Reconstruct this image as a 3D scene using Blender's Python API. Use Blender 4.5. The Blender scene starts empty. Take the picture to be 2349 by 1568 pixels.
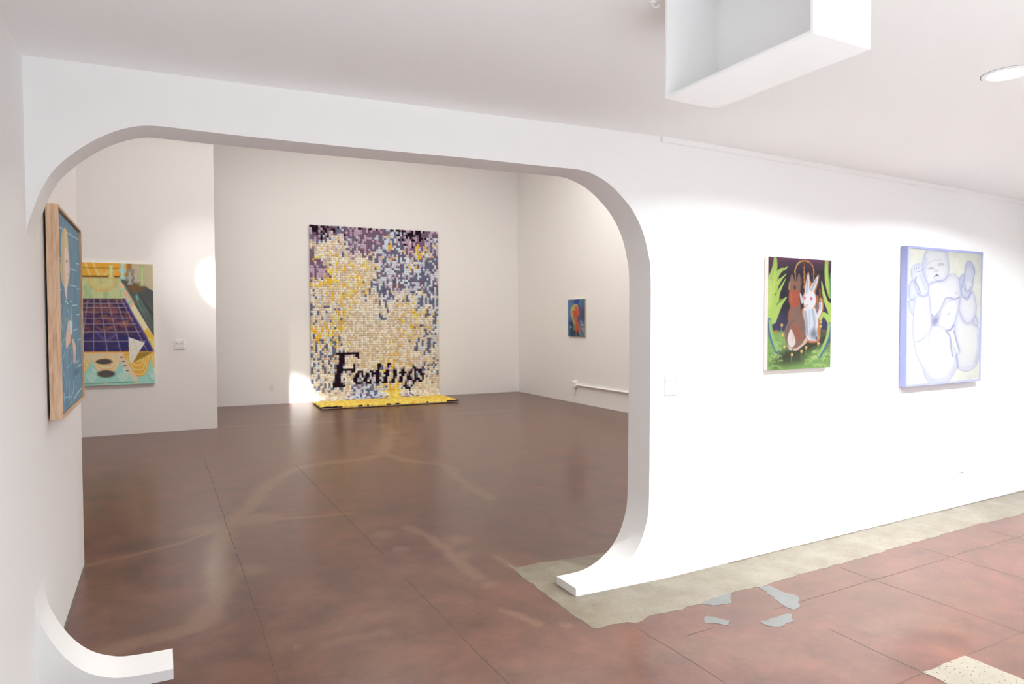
import bpy, bmesh, math, random
import numpy as np
from mathutils import Matrix, Vector

scene = bpy.context.scene
COL = scene.collection
random.seed(7)
RNG = np.random.default_rng(11)

# ------------------------------------------------------------------ camera
H = 1.58
CX, CY, FPX = 1174.5, 784.0, 1537.3
YAW, PITCH, ROLL = 0.48056, -0.030481, -0.002756


def basis(yaw, pitch, roll):
    cy, sy, cp, sp = math.cos(yaw), math.sin(yaw), math.cos(pitch), math.sin(pitch)
    f = np.array([sy * cp, cy * cp, sp])
    r = np.array([cy, -sy, 0.0])
    u = np.cross(r, f)
    c, s = math.cos(roll), math.sin(roll)
    return c * r + s * u, -s * r + c * u, f


CR, CU, CF = basis(YAW, PITCH, ROLL)
CO = np.array([0.0, 0.0, H])
cam_data = bpy.data.cameras.new('camera')
cam = bpy.data.objects.new('camera', cam_data)
COL.objects.link(cam)
M = Matrix.Identity(4)
for i in range(3):
    M[i][0], M[i][1], M[i][2], M[i][3] = CR[i], CU[i], -CF[i], CO[i]
cam.matrix_world = M
cam_data.sensor_width = 36.0
cam_data.sensor_fit = 'HORIZONTAL'
cam_data.lens = FPX / 2349.0 * 36.0
cam_data.clip_start = 0.05
cam_data.dof.use_dof = True
cam_data.dof.focus_distance = 3.5
cam_data.dof.aperture_fstop = 3.2
scene.camera = cam


def ray(p):
    return CF + CR * (p[0] - CX) / FPX - CU * (p[1] - CY) / FPX


def on_z(p, z=0.0):
    d = ray(p)
    return CO + d * (z - H) / d[2]


def on_x(p, x):
    d = ray(p)
    return CO + d * x / d[0]


def on_plane(p, a, b):
    """photo pixel -> point on the vertical plane through plan points a, b"""
    n = np.array([b[1] - a[1], -(b[0] - a[0]), 0.0])
    d = ray(p)
    return CO + d * (np.dot(np.array([a[0], a[1], 0.0]) - CO, n) / np.dot(d, n))


def project(P):
    d = np.asarray(P) - CO
    w = d @ CF
    return np.stack([CX + FPX * (d @ CR) / w, CY - FPX * (d @ CU) / w], -1)


# ------------------------------------------------------------------ world, lights, exposure
world = bpy.data.worlds.new('daylight')
scene.world = world
world.use_nodes = True
bg = world.node_tree.nodes['Background']
bg.inputs['Color'].default_value = (0.86, 0.93, 1.0, 1)
bg.inputs['Strength'].default_value = 0.6

scene.view_settings.view_transform = 'Standard'
scene.view_settings.look = 'None'
scene.view_settings.gamma = 1.0
scene.view_settings.exposure = 0.0
scene.view_settings.use_curve_mapping = False


def area(name, loc, target, sx, sy, power, color):
    l = bpy.data.lights.new(name, 'AREA')
    l.shape = 'RECTANGLE'
    l.size, l.size_y = sx, sy
    l.energy = power
    l.color = color
    o = bpy.data.objects.new(name, l)
    COL.objects.link(o)
    o.location = loc
    o.rotation_euler = (Vector(target) - Vector(loc)).to_track_quat('-Z', 'Y').to_euler()
    return o


WIN_Y = -1.8
ADDED_WINDOWS = [(-0.3, 1.3), (1.45, 2.5)]      # unseen openings added behind the camera to light the room
WIN_Z = (0.15, 2.55)
WIN_POWER = [22, 4]                                          # power of the area lamp set at each added opening
DAY = (0.86, 0.94, 1.0)
for (a, b), pw in zip(ADDED_WINDOWS, WIN_POWER):
    area('added_window_light', ((a + b) / 2, WIN_Y - 0.04, sum(WIN_Z) / 2), ((a + b) / 2, 5, sum(WIN_Z) / 2),
         b - a, WIN_Z[1] - WIN_Z[0], pw, DAY)
DOWNLIGHTS = [(3.382, 1.668), (5.30, 1.70)]  # second one is unseen, added to brighten the picture wall
DOWN_POWER = [88.0, 140.0]

sun = bpy.data.lights.new('sun', 'SUN')
sun.energy = 19.5
sun.angle = math.radians(0.6)
sun.color = (0.93, 0.98, 1.0)
sun_o = bpy.data.objects.new('sun', sun)
COL.objects.link(sun_o)
sun_o.location = (4, -8, 9)
sun_o.rotation_euler = Vector((0.05, 1.0, -1.02)).to_track_quat('-Z', 'Y').to_euler()

# tall rear room: warm ceiling lamps
WARM = (1.0, 0.95, 0.88)
ZH_LAMP = 5.5
REAR = [((3.0, 10.6), 64), ((5.4, 8.8), 104), ((0.2, 7.6), 78), ((3.0, 7.6), 92)]
for (lx, ly), pw in REAR:
    area('ceiling_lamp', (lx, ly, ZH_LAMP), (lx, ly + 0.001, 0.0), 1.8, 0.9, pw, WARM)

# narrow spot that grazes the partition edge and lands at the foot of the rear wall
sl = bpy.data.lights.new('track_spot', 'SPOT')
sl.energy = 9000
sl.color = (1.0, 0.97, 0.92)
sl.spot_size = math.radians(6.8)
sl.spot_blend = 1.0
sl.shadow_soft_size = 0.06
so = bpy.data.objects.new('track_spot', sl)
COL.objects.link(so)
so.location = (-1.41, 7.08, 5.16)
so.rotation_euler = (Vector((0.79, 10.88, 2.14)) - so.location).to_track_quat('-Z', 'Y').to_euler()


spill = sl.copy()
spill.energy = 450
spill.spot_size = math.radians(22.0)
spo = bpy.data.objects.new('track_spot_spill', spill)
COL.objects.link(spo)
spo.location = so.location
spo.rotation_euler = so.rotation_euler

cyc = scene.cycles
cyc.use_adaptive_sampling = True
cyc.adaptive_threshold = 0.02
cyc.diffuse_bounces = 7
cyc.max_bounces = 12
cyc.caustics_reflective = False
cyc.caustics_refractive = False
cyc.blur_glossy = 1.0
cyc.sample_clamp_indirect = 4.0
cyc.denoising_prefilter = 'ACCURATE'


# ------------------------------------------------------------------ helpers
def lin(c):
    c = np.asarray(c, float) / 255.0
    return np.where(c <= 0.04045, c / 12.92, ((c + 0.055) / 1.055) ** 2.4)


def tag(o, label=None, cat=None, group=None, kind=None):
    if label: o['label'] = label
    if cat: o['category'] = cat
    if group: o['group'] = group
    if kind: o['kind'] = kind
    return o


def empty(name, loc, label, cat, rz=0.0, group=None):
    o = bpy.data.objects.new(name, None)
    COL.objects.link(o)
    o.location = loc
    o.rotation_euler = (0, 0, rz)
    o.empty_display_size = 0.1
    return tag(o, label, cat, group)


def link(name, mesh, mat, parent=None, kind=None):
    o = bpy.data.objects.new(name, mesh)
    COL.objects.link(o)
    if mat is not None and not mesh.materials:
        mesh.materials.append(mat)
    if parent: o.parent = parent
    if kind: o['kind'] = kind
    return o


def bm_obj(name, bm, mat, parent=None, kind=None, smooth=False):
    me = bpy.data.meshes.new(name)
    bmesh.ops.recalc_face_normals(bm, faces=bm.faces)
    bm.to_mesh(me)
    bm.free()
    if smooth:
        for p in me.polygons: p.use_smooth = True
        me.set_sharp_from_angle(angle=math.radians(35))
    return link(name, me, mat, parent, kind)


def add_box(bm, x0, x1, y0, y1, z0, z1, bevel=0.0):
    vs = [bm.verts.new((x, y, z)) for x in (x0, x1) for y in (y0, y1) for z in (z0, z1)]
    fs = [bm.faces.new([vs[i] for i in f]) for f in
          ((0, 1, 3, 2), (4, 6, 7, 5), (0, 4, 5, 1), (2, 3, 7, 6), (0, 2, 6, 4), (1, 5, 7, 3))]
    if bevel:
        es = list({e for f in fs for e in f.edges})
        bmesh.ops.bevel(bm, geom=es, offset=bevel, segments=2, affect='EDGES', profile=0.5)


def box(name, x0, x1, y0, y1, z0, z1, mat, parent=None, kind=None, bevel=0.0):
    bm = bmesh.new()
    add_box(bm, x0, x1, y0, y1, z0, z1, bevel)
    return bm_obj(name, bm, mat, parent, kind)


def slab(name, a, b, z0, z1, thick, mat, kind='structure', parent=None):
    """vertical wall slab whose face runs a->b in plan, thickness to the left of a->b"""
    d = np.array([b[0] - a[0], b[1] - a[1]], float)
    d /= np.linalg.norm(d)
    n = np.array([-d[1], d[0]]) * thick
    pl = [a, b, (b[0] + n[0], b[1] + n[1]), (a[0] + n[0], a[1] + n[1])]
    bm = bmesh.new()
    lo = [bm.verts.new((p[0], p[1], z0)) for p in pl]
    hi = [bm.verts.new((p[0], p[1], z1)) for p in pl]
    bm.faces.new(lo)
    bm.faces.new(hi)
    for i in range(4):
        bm.faces.new((lo[i], lo[(i + 1) % 4], hi[(i + 1) % 4], hi[i]))
    return bm_obj(name, bm, mat, parent, kind)


def add_tube(bm, pts, r, seg=12, caps=True):
    pts = [Vector(p) for p in pts]
    rings = []
    for i, p in enumerate(pts):
        t = (pts[min(i + 1, len(pts) - 1)] - pts[max(i - 1, 0)]).normalized()
        ref = Vector((0, 0, 1)) if abs(t.z) < 0.9 else Vector((1, 0, 0))
        u = t.cross(ref).normalized()
        v = t.cross(u).normalized()
        rings.append([bm.verts.new(p + (u * math.cos(k * 2 * math.pi / seg) + v * math.sin(k * 2 * math.pi / seg)) * r)
                      for k in range(seg)])
    for a, b in zip(rings, rings[1:]):
        for k in range(seg):
            bm.faces.new((a[k], a[(k + 1) % seg], b[(k + 1) % seg], b[k]))
    if caps:
        bm.faces.new(rings[0])
        bm.faces.new(rings[-1])


def add_lathe(bm, prof, seg=48):
    rings = [[bm.verts.new((r * math.cos(k * 2 * math.pi / seg), r * math.sin(k * 2 * math.pi / seg), z))
              for k in range(seg)] for r, z in prof]
    for a, b in zip(rings, rings[1:]):
        for k in range(seg):
            bm.faces.new((a[k], a[(k + 1) % seg], b[(k + 1) % seg], b[k]))
    return rings


# ------------------------------------------------------------------ materials
def new_mat(name):
    m = bpy.data.materials.new(name)
    m.use_nodes = True
    nt = m.node_tree
    return m, nt, nt.nodes['Principled BSDF']


def plain(name, rgb, rough=0.6, bump=0.0, scale=40.0, vary=0.0, spec=0.4):
    m, nt, b = new_mat(name)
    b.inputs['Roughness'].default_value = rough
    b.inputs['Specular IOR Level'].default_value = spec
    tc = nt.nodes.new('ShaderNodeTexCoord')
    nz = nt.nodes.new('ShaderNodeTexNoise')
    nz.inputs['Scale'].default_value = scale
    nz.inputs['Detail'].default_value = 4
    nt.links.new(tc.outputs['Object'], nz.inputs['Vector'])
    mx = nt.nodes.new('ShaderNodeMix')
    mx.data_type = 'RGBA'
    mx.inputs[6].default_value = (*[c * (1 - vary) for c in rgb], 1)
    mx.inputs[7].default_value = (*[min(1, c * (1 + vary)) for c in rgb], 1)
    nt.links.new(nz.outputs['Fac'], mx.inputs[0])
    nt.links.new(mx.outputs[2], b.inputs['Base Color'])
    if bump:
        bp = nt.nodes.new('ShaderNodeBump')
        bp.inputs['Strength'].default_value = bump
        bp.inputs['Distance'].default_value = 0.004
        nt.links.new(nz.outputs['Fac'], bp.inputs['Height'])
        nt.links.new(bp.outputs['Normal'], b.inputs['Normal'])
    return m


MAT_WALL = plain('wall_paint', (0.89, 0.89, 0.89), 0.55, bump=0.12, scale=90, vary=0.008)
MAT_CEIL = plain('ceiling_paint', (0.90, 0.90, 0.90), 0.7, bump=0.1, scale=60, vary=0.01)
MAT_PANEL = plain('white_panel', (0.89, 0.89, 0.89), 0.4, scale=20, vary=0.005)
MAT_PLASTIC = plain('white_plastic', (0.82, 0.82, 0.82), 0.3, scale=20, vary=0.005, spec=0.5)
MAT_LINE = plain('joint_dirt', (0.10, 0.07, 0.05), 0.7, scale=30, vary=0.5)
MAT_GAP = plain('gap_brown', (0.16, 0.13, 0.10), 0.8, scale=25, vary=0.6)
MAT_CANVASEDGE = plain('raw_canvas_edge', tuple(lin((232, 222, 214))), 0.8, bump=0.2, scale=200, vary=0.05)
MAT_LILAC = plain('lilac_frame_paint', (0.27, 0.285, 0.50), 0.4, scale=60, vary=0.03)
MAT_DARK = plain('dark_backing', (0.03, 0.025, 0.02), 0.8, scale=30, vary=0.2)
MAT_CLOTH = plain('rug_backing_cloth', (0.45, 0.38, 0.30), 0.9, bump=0.3, scale=120, vary=0.1)
MAT_SLOT = plain('socket_slot', (0.12, 0.11, 0.10), 0.6, scale=20, vary=0.1)


def wood_mat():
    m, nt, b = new_mat('maple_wood')
    tc = nt.nodes.new('ShaderNodeTexCoord')
    mp = nt.nodes.new('ShaderNodeMapping')
    mp.inputs['Scale'].default_value = (30, 30, 3.0)
    nt.links.new(tc.outputs['Object'], mp.inputs['Vector'])
    nz = nt.nodes.new('ShaderNodeTexNoise')
    nz.inputs['Scale'].default_value = 2.0
    nz.inputs['Detail'].default_value = 6
    nz.inputs['Distortion'].default_value = 1.2
    nt.links.new(mp.outputs['Vector'], nz.inputs['Vector'])
    cr = nt.nodes.new('ShaderNodeValToRGB')
    e = cr.color_ramp.elements
    e[0].position, e[0].color = 0.28, (*lin((188, 152, 122)), 1)
    e[1].position, e[1].color = 0.62, (*lin((224, 190, 158)), 1)
    nt.links.new(nz.outputs['Fac'], cr.inputs['Fac'])
    nt.links.new(cr.outputs['Color'], b.inputs['Base Color'])
    b.inputs['Roughness'].default_value = 0.5
    return m


MAT_WOOD = wood_mat()


def attr_mat(name, rough=0.55, bump=0.0, scale=300.0, spec=0.3):
    m, nt, b = new_mat(name)
    at = nt.nodes.new('ShaderNodeAttribute')
    at.attribute_name = 'paint'
    nt.links.new(at.outputs['Color'], b.inputs['Base Color'])
    b.inputs['Roughness'].default_value = rough
    b.inputs['Specular IOR Level'].default_value = spec
    if bump:
        tc = nt.nodes.new('ShaderNodeTexCoord')
        nz = nt.nodes.new('ShaderNodeTexNoise')
        nz.inputs['Scale'].default_value = scale
        nt.links.new(tc.outputs['Object'], nz.inputs['Vector'])
        bp = nt.nodes.new('ShaderNodeBump')
        bp.inputs['Strength'].default_value = bump
        bp.inputs['Distance'].default_value = 0.002
        nt.links.new(nz.outputs['Fac'], bp.inputs['Height'])
        nt.links.new(bp.outputs['Normal'], b.inputs['Normal'])
    return m


MAT_PAINT = attr_mat('oil_paint', 0.7, 0.25, 300.0, 0.12)
MAT_YARN = attr_mat('yarn_tufts', 0.95, 0.6, 120, 0.1)


def concrete_mat(name, c0, c1, speck, speck_amt, rough):
    m, nt, b = new_mat(name)
    tc = nt.nodes.new('ShaderNodeTexCoord')
    nz = nt.nodes.new('ShaderNodeTexNoise')
    nz.inputs['Scale'].default_value = 3.5
    nz.inputs['Detail'].default_value = 8
    nz.inputs['Roughness'].default_value = 0.65
    nt.links.new(tc.outputs['Object'], nz.inputs['Vector'])
    cr = nt.nodes.new('ShaderNodeValToRGB')
    e = cr.color_ramp.elements
    e[0].position, e[0].color = 0.35, (*c0, 1)
    e[1].position, e[1].color = 0.68, (*c1, 1)
    nt.links.new(nz.outputs['Fac'], cr.inputs['Fac'])
    vo = nt.nodes.new('ShaderNodeTexVoronoi')
    vo.inputs['Scale'].default_value = 75
    nt.links.new(tc.outputs['Object'], vo.inputs['Vector'])
    r2 = nt.nodes.new('ShaderNodeValToRGB')
    r2.color_ramp.elements[0].position = 0.16
    r2.color_ramp.elements[0].color = (1, 1, 1, 1)
    r2.color_ramp.elements[1].position = 0.26
    r2.color_ramp.elements[1].color = (0, 0, 0, 1)
    nt.links.new(vo.outputs['Distance'], r2.inputs['Fac'])
    sep = nt.nodes.new('ShaderNodeSeparateColor')
    nt.links.new(vo.outputs['Color'], sep.inputs['Color'])
    th = nt.nodes.new('ShaderNodeMath')
    th.operation = 'LESS_THAN'
    th.inputs[1].default_value = speck_amt
    nt.links.new(sep.outputs['Red'], th.inputs[0])
    mu = nt.nodes.new('ShaderNodeMath')
    mu.operation = 'MULTIPLY'
    nt.links.new(th.outputs[0], mu.inputs[0])
    nt.links.new(r2.outputs['Color'], mu.inputs[1])
    mx = nt.nodes.new('ShaderNodeMix')
    mx.data_type = 'RGBA'
    nt.links.new(mu.outputs[0], mx.inputs[0])
    nt.links.new(cr.outputs['Color'], mx.inputs[6])
    mx.inputs[7].default_value = (*speck, 1)
    nt.links.new(mx.outputs[2], b.inputs['Base Color'])
    b.inputs['Roughness'].default_value = rough
    return m


MAT_CONC = concrete_mat('bare_concrete', (0.172, 0.138, 0.092), (0.245, 0.212, 0.158), (0.09, 0.07, 0.05), 0.35, 0.25)
MAT_GREY = concrete_mat('grey_patch_cement', (0.125, 0.125, 0.118), (0.155, 0.155, 0.147), (0.1, 0.1, 0.095), 0.1, 0.25)
MAT_TERR = concrete_mat('terrazzo', (0.22, 0.19, 0.145), (0.27, 0.235, 0.18), (0.03, 0.035, 0.025), 0.55, 0.25)


MAT_BOUNCE = concrete_mat('bounce_white', (0.60, 0.61, 0.61), (0.68, 0.69, 0.69), (0.10, 0.11, 0.10), 0.4, 0.35)


def floor_mat():
    m, nt, b = new_mat('stained_concrete')
    N, L = nt.nodes.new, nt.links.new
    tc = N('ShaderNodeTexCoord')

    def noise(scale, detail, rough, vec=None, dist=0.0):
        n = N('ShaderNodeTexNoise')
        n.inputs['Scale'].default_value = scale
        n.inputs['Detail'].default_value = detail
        n.inputs['Roughness'].default_value = rough
        n.inputs['Distortion'].default_value = dist
        L(vec or tc.outputs['Object'], n.inputs['Vector'])
        return n

    def ramp(src, p0, c0, p1, c1):
        r = N('ShaderNodeValToRGB')
        e = r.color_ramp.elements
        e[0].position, e[0].color = p0, (*c0, 1)
        e[1].position, e[1].color = p1, (*c1, 1)
        L(src, r.inputs['Fac'])
        return r

    def mix(fac, a, bb):
        x = N('ShaderNodeMix')
        x.data_type = 'RGBA'
        if isinstance(fac, float): x.inputs[0].default_value = fac
        else: L(fac, x.inputs[0])
        for k, s in ((6, a), (7, bb)):
            if isinstance(s, tuple): x.inputs[k].default_value = (*s, 1)
            else: L(s, x.inputs[k])
        return x.outputs[2]

    n1 = noise(1.1, 6, 0.6, dist=0.2)
    n2 = noise(3.6, 8, 0.66, dist=0.2)
    n3 = noise(26.0, 5, 0.6)
    n4 = noise(0.6, 3, 0.5)
    base = ramp(n1.outputs['Fac'], 0.34, (0.0828, 0.0222, 0.0121), 0.66, (0.1336, 0.0444, 0.0255))
    mott = ramp(n2.outputs['Fac'], 0.33, (0.0452, 0.0148, 0.0082), 0.68, (0.1882, 0.0695, 0.0419))
    c = mix(0.60, base.outputs['Color'], mott.outputs['Color'])
    tan = ramp(n4.outputs['Fac'], 0.45, (0, 0, 0), 0.62, (0.40, 0.40, 0.40))
    c = mix(tan.outputs['Color'], c, (0.1053, 0.0458, 0.0216))
    fine = ramp(n3.outputs['Fac'], 0.50, (0, 0, 0), 0.85, (0.28, 0.28, 0.28))
    c = mix(fine.outputs['Color'], c, (0.1931, 0.0880, 0.0585))
    at = N('ShaderNodeAttribute')
    at.attribute_name = 'wear'
    mu = N('ShaderNodeMath')
    mu.operation = 'MULTIPLY'
    mu2 = N('ShaderNodeMath')
    mu2.operation = 'MULTIPLY'
    mu2.inputs[1].default_value = 0.9
    rr = ramp(n3.outputs['Fac'], 0.30, (0.7, 0.7, 0.7), 0.62, (1, 1, 1))
    L(at.outputs['Fac'], mu.inputs[0])
    L(rr.outputs['Color'], mu.inputs[1])
    L(mu.outputs[0], mu2.inputs[0])
    c = mix(mu2.outputs[0], c, (0.2022, 0.1109, 0.0622))
    L(c, b.inputs['Base Color'])
    ro = N('ShaderNodeMapRange')
    ro.inputs['To Min'].default_value = 0.29
    ro.inputs['To Max'].default_value = 0.36
    L(n2.outputs['Fac'], ro.inputs['Value'])
    L(ro.outputs['Result'], b.inputs['Roughness'])
    b.inputs['IOR'].default_value = 1.45
    b.inputs['Coat Weight'].default_value = 0.28
    b.inputs['Coat Roughness'].default_value = 0.16
    b.inputs['Coat IOR'].default_value = 1.4
    nb = noise(9.0, 2, 0.5)
    bp = N('ShaderNodeBump')
    bp.inputs['Strength'].default_value = 0.06
    bp.inputs['Distance'].default_value = 0.01
    L(nb.outputs['Fac'], bp.inputs['Height'])
    L(bp.outputs['Normal'], b.inputs['Normal'])
    return m


MAT_FLOOR = floor_mat()

# ------------------------------------------------------------------ 2D distance helpers (floor wear, paintings)
def catmull(pts, closed, n=6):
    P = np.asarray(pts, float)
    k = len(P)
    if k < 3: return P
    out = []
    rng = range(k) if closed else range(k - 1)
    for i in rng:
        if closed:
            p0, p1, p2, p3 = P[(i - 1) % k], P[i], P[(i + 1) % k], P[(i + 2) % k]
        else:
            p0, p1, p2, p3 = P[max(i - 1, 0)], P[i], P[i + 1], P[min(i + 2, k - 1)]
        for t in np.arange(n) / n:
            out.append(0.5 * ((2 * p1) + (-p0 + p2) * t + (2 * p0 - 5 * p1 + 4 * p2 - p3) * t ** 2
                              + (-p0 + 3 * p1 - 3 * p2 + p3) * t ** 3))
    if not closed: out.append(P[-1])
    return np.array(out)


def dist_poly(Q, P, closed):
    """distance from points Q to polyline P and arclength fraction of the nearest point"""
    best = np.full(len(Q), 1e18)
    frac = np.zeros(len(Q))
    k = len(P)
    m = k if closed else k - 1
    for i in range(m):
        a, b = P[i], P[(i + 1) % k]
        d = b - a
        L2 = max(d @ d, 1e-12)
        t = np.clip(((Q - a) @ d) / L2, 0, 1)
        r = Q - a - t[:, None] * d
        dd = (r * r).sum(1)
        w = dd < best
        best[w] = dd[w]
        frac[w] = (i + t[w]) / m
    return np.sqrt(best), frac


def inside(Q, P):
    c = np.zeros(len(Q), bool)
    k = len(P)
    for i in range(k):
        (x0, y0), (x1, y1) = P[i], P[(i + 1) % k]
        if y0 == y1: continue
        cond = ((y0 > Q[:, 1]) != (y1 > Q[:, 1])) & (Q[:, 0] < (x1 - x0) * (Q[:, 1] - y0) / (y1 - y0) + x0)
        c ^= cond
    return c


def value_noise(x, y, seed=0):
    r = np.random.default_rng(seed).random((64, 64))
    xi, yi = np.floor(x).astype(int), np.floor(y).astype(int)
    fx, fy = x - xi, y - yi
    fx, fy = fx * fx * (3 - 2 * fx), fy * fy * (3 - 2 * fy)
    g = lambda i, j: r[i % 64, j % 64]
    return ((g(xi, yi) * (1 - fx) + g(xi + 1, yi) * fx) * (1 - fy)
            + (g(xi, yi + 1) * (1 - fx) + g(xi + 1, yi + 1) * fx) * fy)


# ------------------------------------------------------------------ plan of the place
XL = -0.48                      # face of the long left wall
XR = 7.085                      # face of the right-hand walls
A0, A1, A2 = (-0.48, 3.311), (2.70, 3.178), (XR, 3.286)   # arch wall, then the picture wall
TH = 0.21
B0, B1 = (0.0, 13.656), (7.3, 13.288)                      # rear wall line
PY, PX = 10.88, 0.706           # partition face and its free edge
LEFT_END = 5.16                 # where the left wall stops
ZC = 2.66
ZH = 5.6                        # ceiling of the tall rear room


# floor: fine grid so the worn tracks can live in an attribute
def build_floor():
    xs = np.concatenate([np.arange(-5.0, -1.0, 0.5), np.arange(-1.0, 7.4, 0.025), [7.4]])
    ys = np.concatenate([np.arange(-6.0, 0.8, 0.4), np.arange(0.8, 13.8, 0.03), [13.9]])
    X, Y = np.meshgrid(xs, ys)
    ny, nx = X.shape
    co = np.zeros((nx * ny, 3), np.float32)
    co[:, 0], co[:, 1] = X.ravel(), Y.ravel()
    idx = np.arange(nx * ny).reshape(ny, nx)
    quads = np.stack([idx[:-1, :-1], idx[:-1, 1:], idx[1:, 1:], idx[1:, :-1]], -1).reshape(-1, 4)
    me = bpy.data.meshes.new('floor')
    me.vertices.add(len(co))
    me.vertices.foreach_set('co', co.ravel())
    me.loops.add(quads.size)
    me.loops.foreach_set('vertex_index', quads.ravel().astype(np.int32))
    me.polygons.add(len(quads))
    me.polygons.foreach_set('loop_start', (np.arange(len(quads)) * 4).astype(np.int32))
    me.update()
    Q = co[:, :2].astype(float)
    nz = value_noise(Q[:, 0] * 6, Q[:, 1] * 6, 3) * 0.6 + value_noise(Q[:, 0] * 17, Q[:, 1] * 17, 4) * 0.4
    nz2 = value_noise(Q[:, 0] * 2.3, Q[:, 1] * 2.3, 5)
    wear = np.zeros(len(Q))
    veins = [  # traced crack-filler and worn tracks (photo pixels), half width in metres, strength
        ([(243, 1497), (332, 1471), (434, 1443), (472, 1417), (493, 1384), (503, 1353), (500, 1310), (503, 1271),
          (510, 1232), (523, 1205), (575, 1161), (611, 1117), (663, 1082), (733, 1064), (839, 1051), (883, 1041)], .07, .75),
        ([(876, 1038), (887, 1007), (896, 990), (878, 974)], .10, .8),
        ([(883, 1042), (948, 1058), (1014, 1066), (1045, 1091), (1080, 1117), (1124, 1143)], .06, .6),
        ([(199, 1297), (294, 1275), (396, 1250), (447, 1233), (510, 1205)], .025, .8),
        ([(523, 1200), (600, 1192), (700, 1186), (812, 1176)], .035, .7),
        ([(470, 1215), (520, 1203), (590, 1190)], .14, .75),
        ([(935, 1209), (983, 1231), (1032, 1266), (1058, 1292), (1098, 1327)], .035, .8),
        ([(1030, 1270), (1070, 1305), (1098, 1325)], .05, .8),
        ([(501, 979), (707, 970), (1058, 948), (1190, 939)], .05, .75),
        ([(751, 1477), (820, 1462), (883, 1450)], .03, .4),
        ([(1150, 1398), (1190, 1412), (1235, 1431)], .02, .6),
        ([(1183, 1302), (1160, 1290), (1140, 1276)], .03, .8),
        ([(600, 1480), (760, 1440), (900, 1400)], .06, .25),
        ([(2000, 1440), (2100, 1420), (2200, 1440)], .08, .25),
        ([(1500, 1500), (1640, 1480), (1760, 1500)], .10, .25),
    ]
    for px, w, s in veins:
        P = np.array([on_z(p)[:2] for p in catmull(px, False, 5)])
        lo, hi = P.min(0) - 0.6, P.max(0) + 0.6
        sel = ((Q > lo) & (Q < hi)).all(1)
        if not sel.any(): continue
        d, _ = dist_poly(Q[sel], P, False)
        ww = w * (0.45 + 1.1 * nz[sel])
        wear[sel] = np.maximum(wear[sel], s * np.clip(1.5 - d / ww, 0, 1))
    for px, r in [((1052, 1273), .06), ((878, 1226), .07), ((918, 1258), .05), ((577, 1306), .09), ((1056, 1235), .08),
                  ((680, 1482), .02), ((1300, 1433), .035), ((1120, 1342), .05)]:
        c = on_z(px)[:2]
        d = np.hypot(*(Q - c).T)
        wear = np.maximum(wear, 0.7 * np.clip(1.6 - d / (r * (0.5 + nz)), 0, 1))
    a = me.attributes.new('wear', 'FLOAT', 'POINT')
    a.data.foreach_set('value', wear.astype(np.float32))
    o = link('floor', me, MAT_FLOOR, None, 'structure')
    return o


FLOOR = build_floor()


def ragged(pts, step=0.05, amp=0.004, seed=1):
    rg = np.random.default_rng(seed)
    out = []
    for i in range(len(pts)):
        a, b = np.array(pts[i][:2]), np.array(pts[(i + 1) % len(pts)][:2])
        L = np.linalg.norm(b - a)
        n = max(1, int(L / step))
        nrm = np.array([-(b - a)[1], (b - a)[0]]) / max(L, 1e-6)
        for k in range(n):
            out.append(a + (b - a) * k / n + nrm * rg.normal(0, amp))
    return out


def floor_patch(name, pts, mat, z, seed, amp=0.005, step=0.04):
    bm = bmesh.new()
    vs = [bm.verts.new((p[0], p[1], z)) for p in ragged(pts, step, amp, seed)]
    f = bm.faces.new(vs)
    f.normal_update()
    r = bmesh.ops.extrude_face_region(bm, geom=[f])
    for v in r['geom']:
        if isinstance(v, bmesh.types.BMVert): v.co.z -= z + 0.002
    bm.normal_update()
    bmesh.ops.triangulate(bm, faces=[g for g in bm.faces if len(g.verts) > 4])
    return bm_obj(name, bm, mat, FLOOR)


strip_px = [(1165, 1294), (1227, 1345), (1265, 1371), (1308, 1406), (1334, 1424), (1362, 1440), (1375, 1440), (1436, 1426),
            (1464, 1429), (1485, 1413), (1533, 1404), (1605, 1383), (1681, 1358), (1745, 1345), (1819, 1321), (1909, 1297),
            (1998, 1273), (2088, 1246), (2237, 1204), (2349, 1178)]
strip = [on_z(p) for p in strip_px] + [np.array([XR, 2.93, 0]), np.array([XR, 3.34, 0]), np.array([2.62, 3.38, 0]),
                                       on_z((1395, 1266)), on_z((1339, 1276)), on_z((1270, 1286)), on_z((1239, 1289)), on_z((1183, 1302))]
tag(floor_patch('concrete_strip', strip, MAT_CONC, 0.0008, 3), 'bare beige concrete strip')
c3 = lambda l: [on_z((1700 + x / 3.35, 1100 + y / 3.35)) for x, y in l]
c2 = lambda l: [on_z((1150 + x / 3.915, 1100 + y / 3.915)) for x, y in l]
grey = [c3([(130, 825), (220, 815), (300, 850), (350, 872), (400, 878), (450, 910), (440, 940), (465, 975), (410, 1000), (350, 980), (300, 950), (230, 890)]),
        c3([(150, 1095), (280, 1050), (330, 1030), (390, 1030), (380, 1060), (405, 1090), (300, 1125), (200, 1118)]),
        c2([(1840, 1220), (1900, 1225), (2060, 1270), (2040, 1305), (1940, 1290), (1830, 1285)]),
        c2([(1800, 1112), (1850, 1080), (1930, 1050), (2080, 1015), (2050, 1060), (2080, 1110), (1990, 1120), (1900, 1130)])]
for i, g in enumerate(grey):
    tag(floor_patch('cement_patch', g, MAT_GREY, 0.0012, 20 + i, 0.004, 0.025), 'pale grey cement patch')
tag(floor_patch('terrazzo_tile', [(3.003, 1.775), (3.33, 1.775), (3.33, 1.15), (3.003, 1.15)], MAT_TERR, 0.0012, 30, 0.003, 0.03),
    'pale speckled terrazzo inset')


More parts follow.
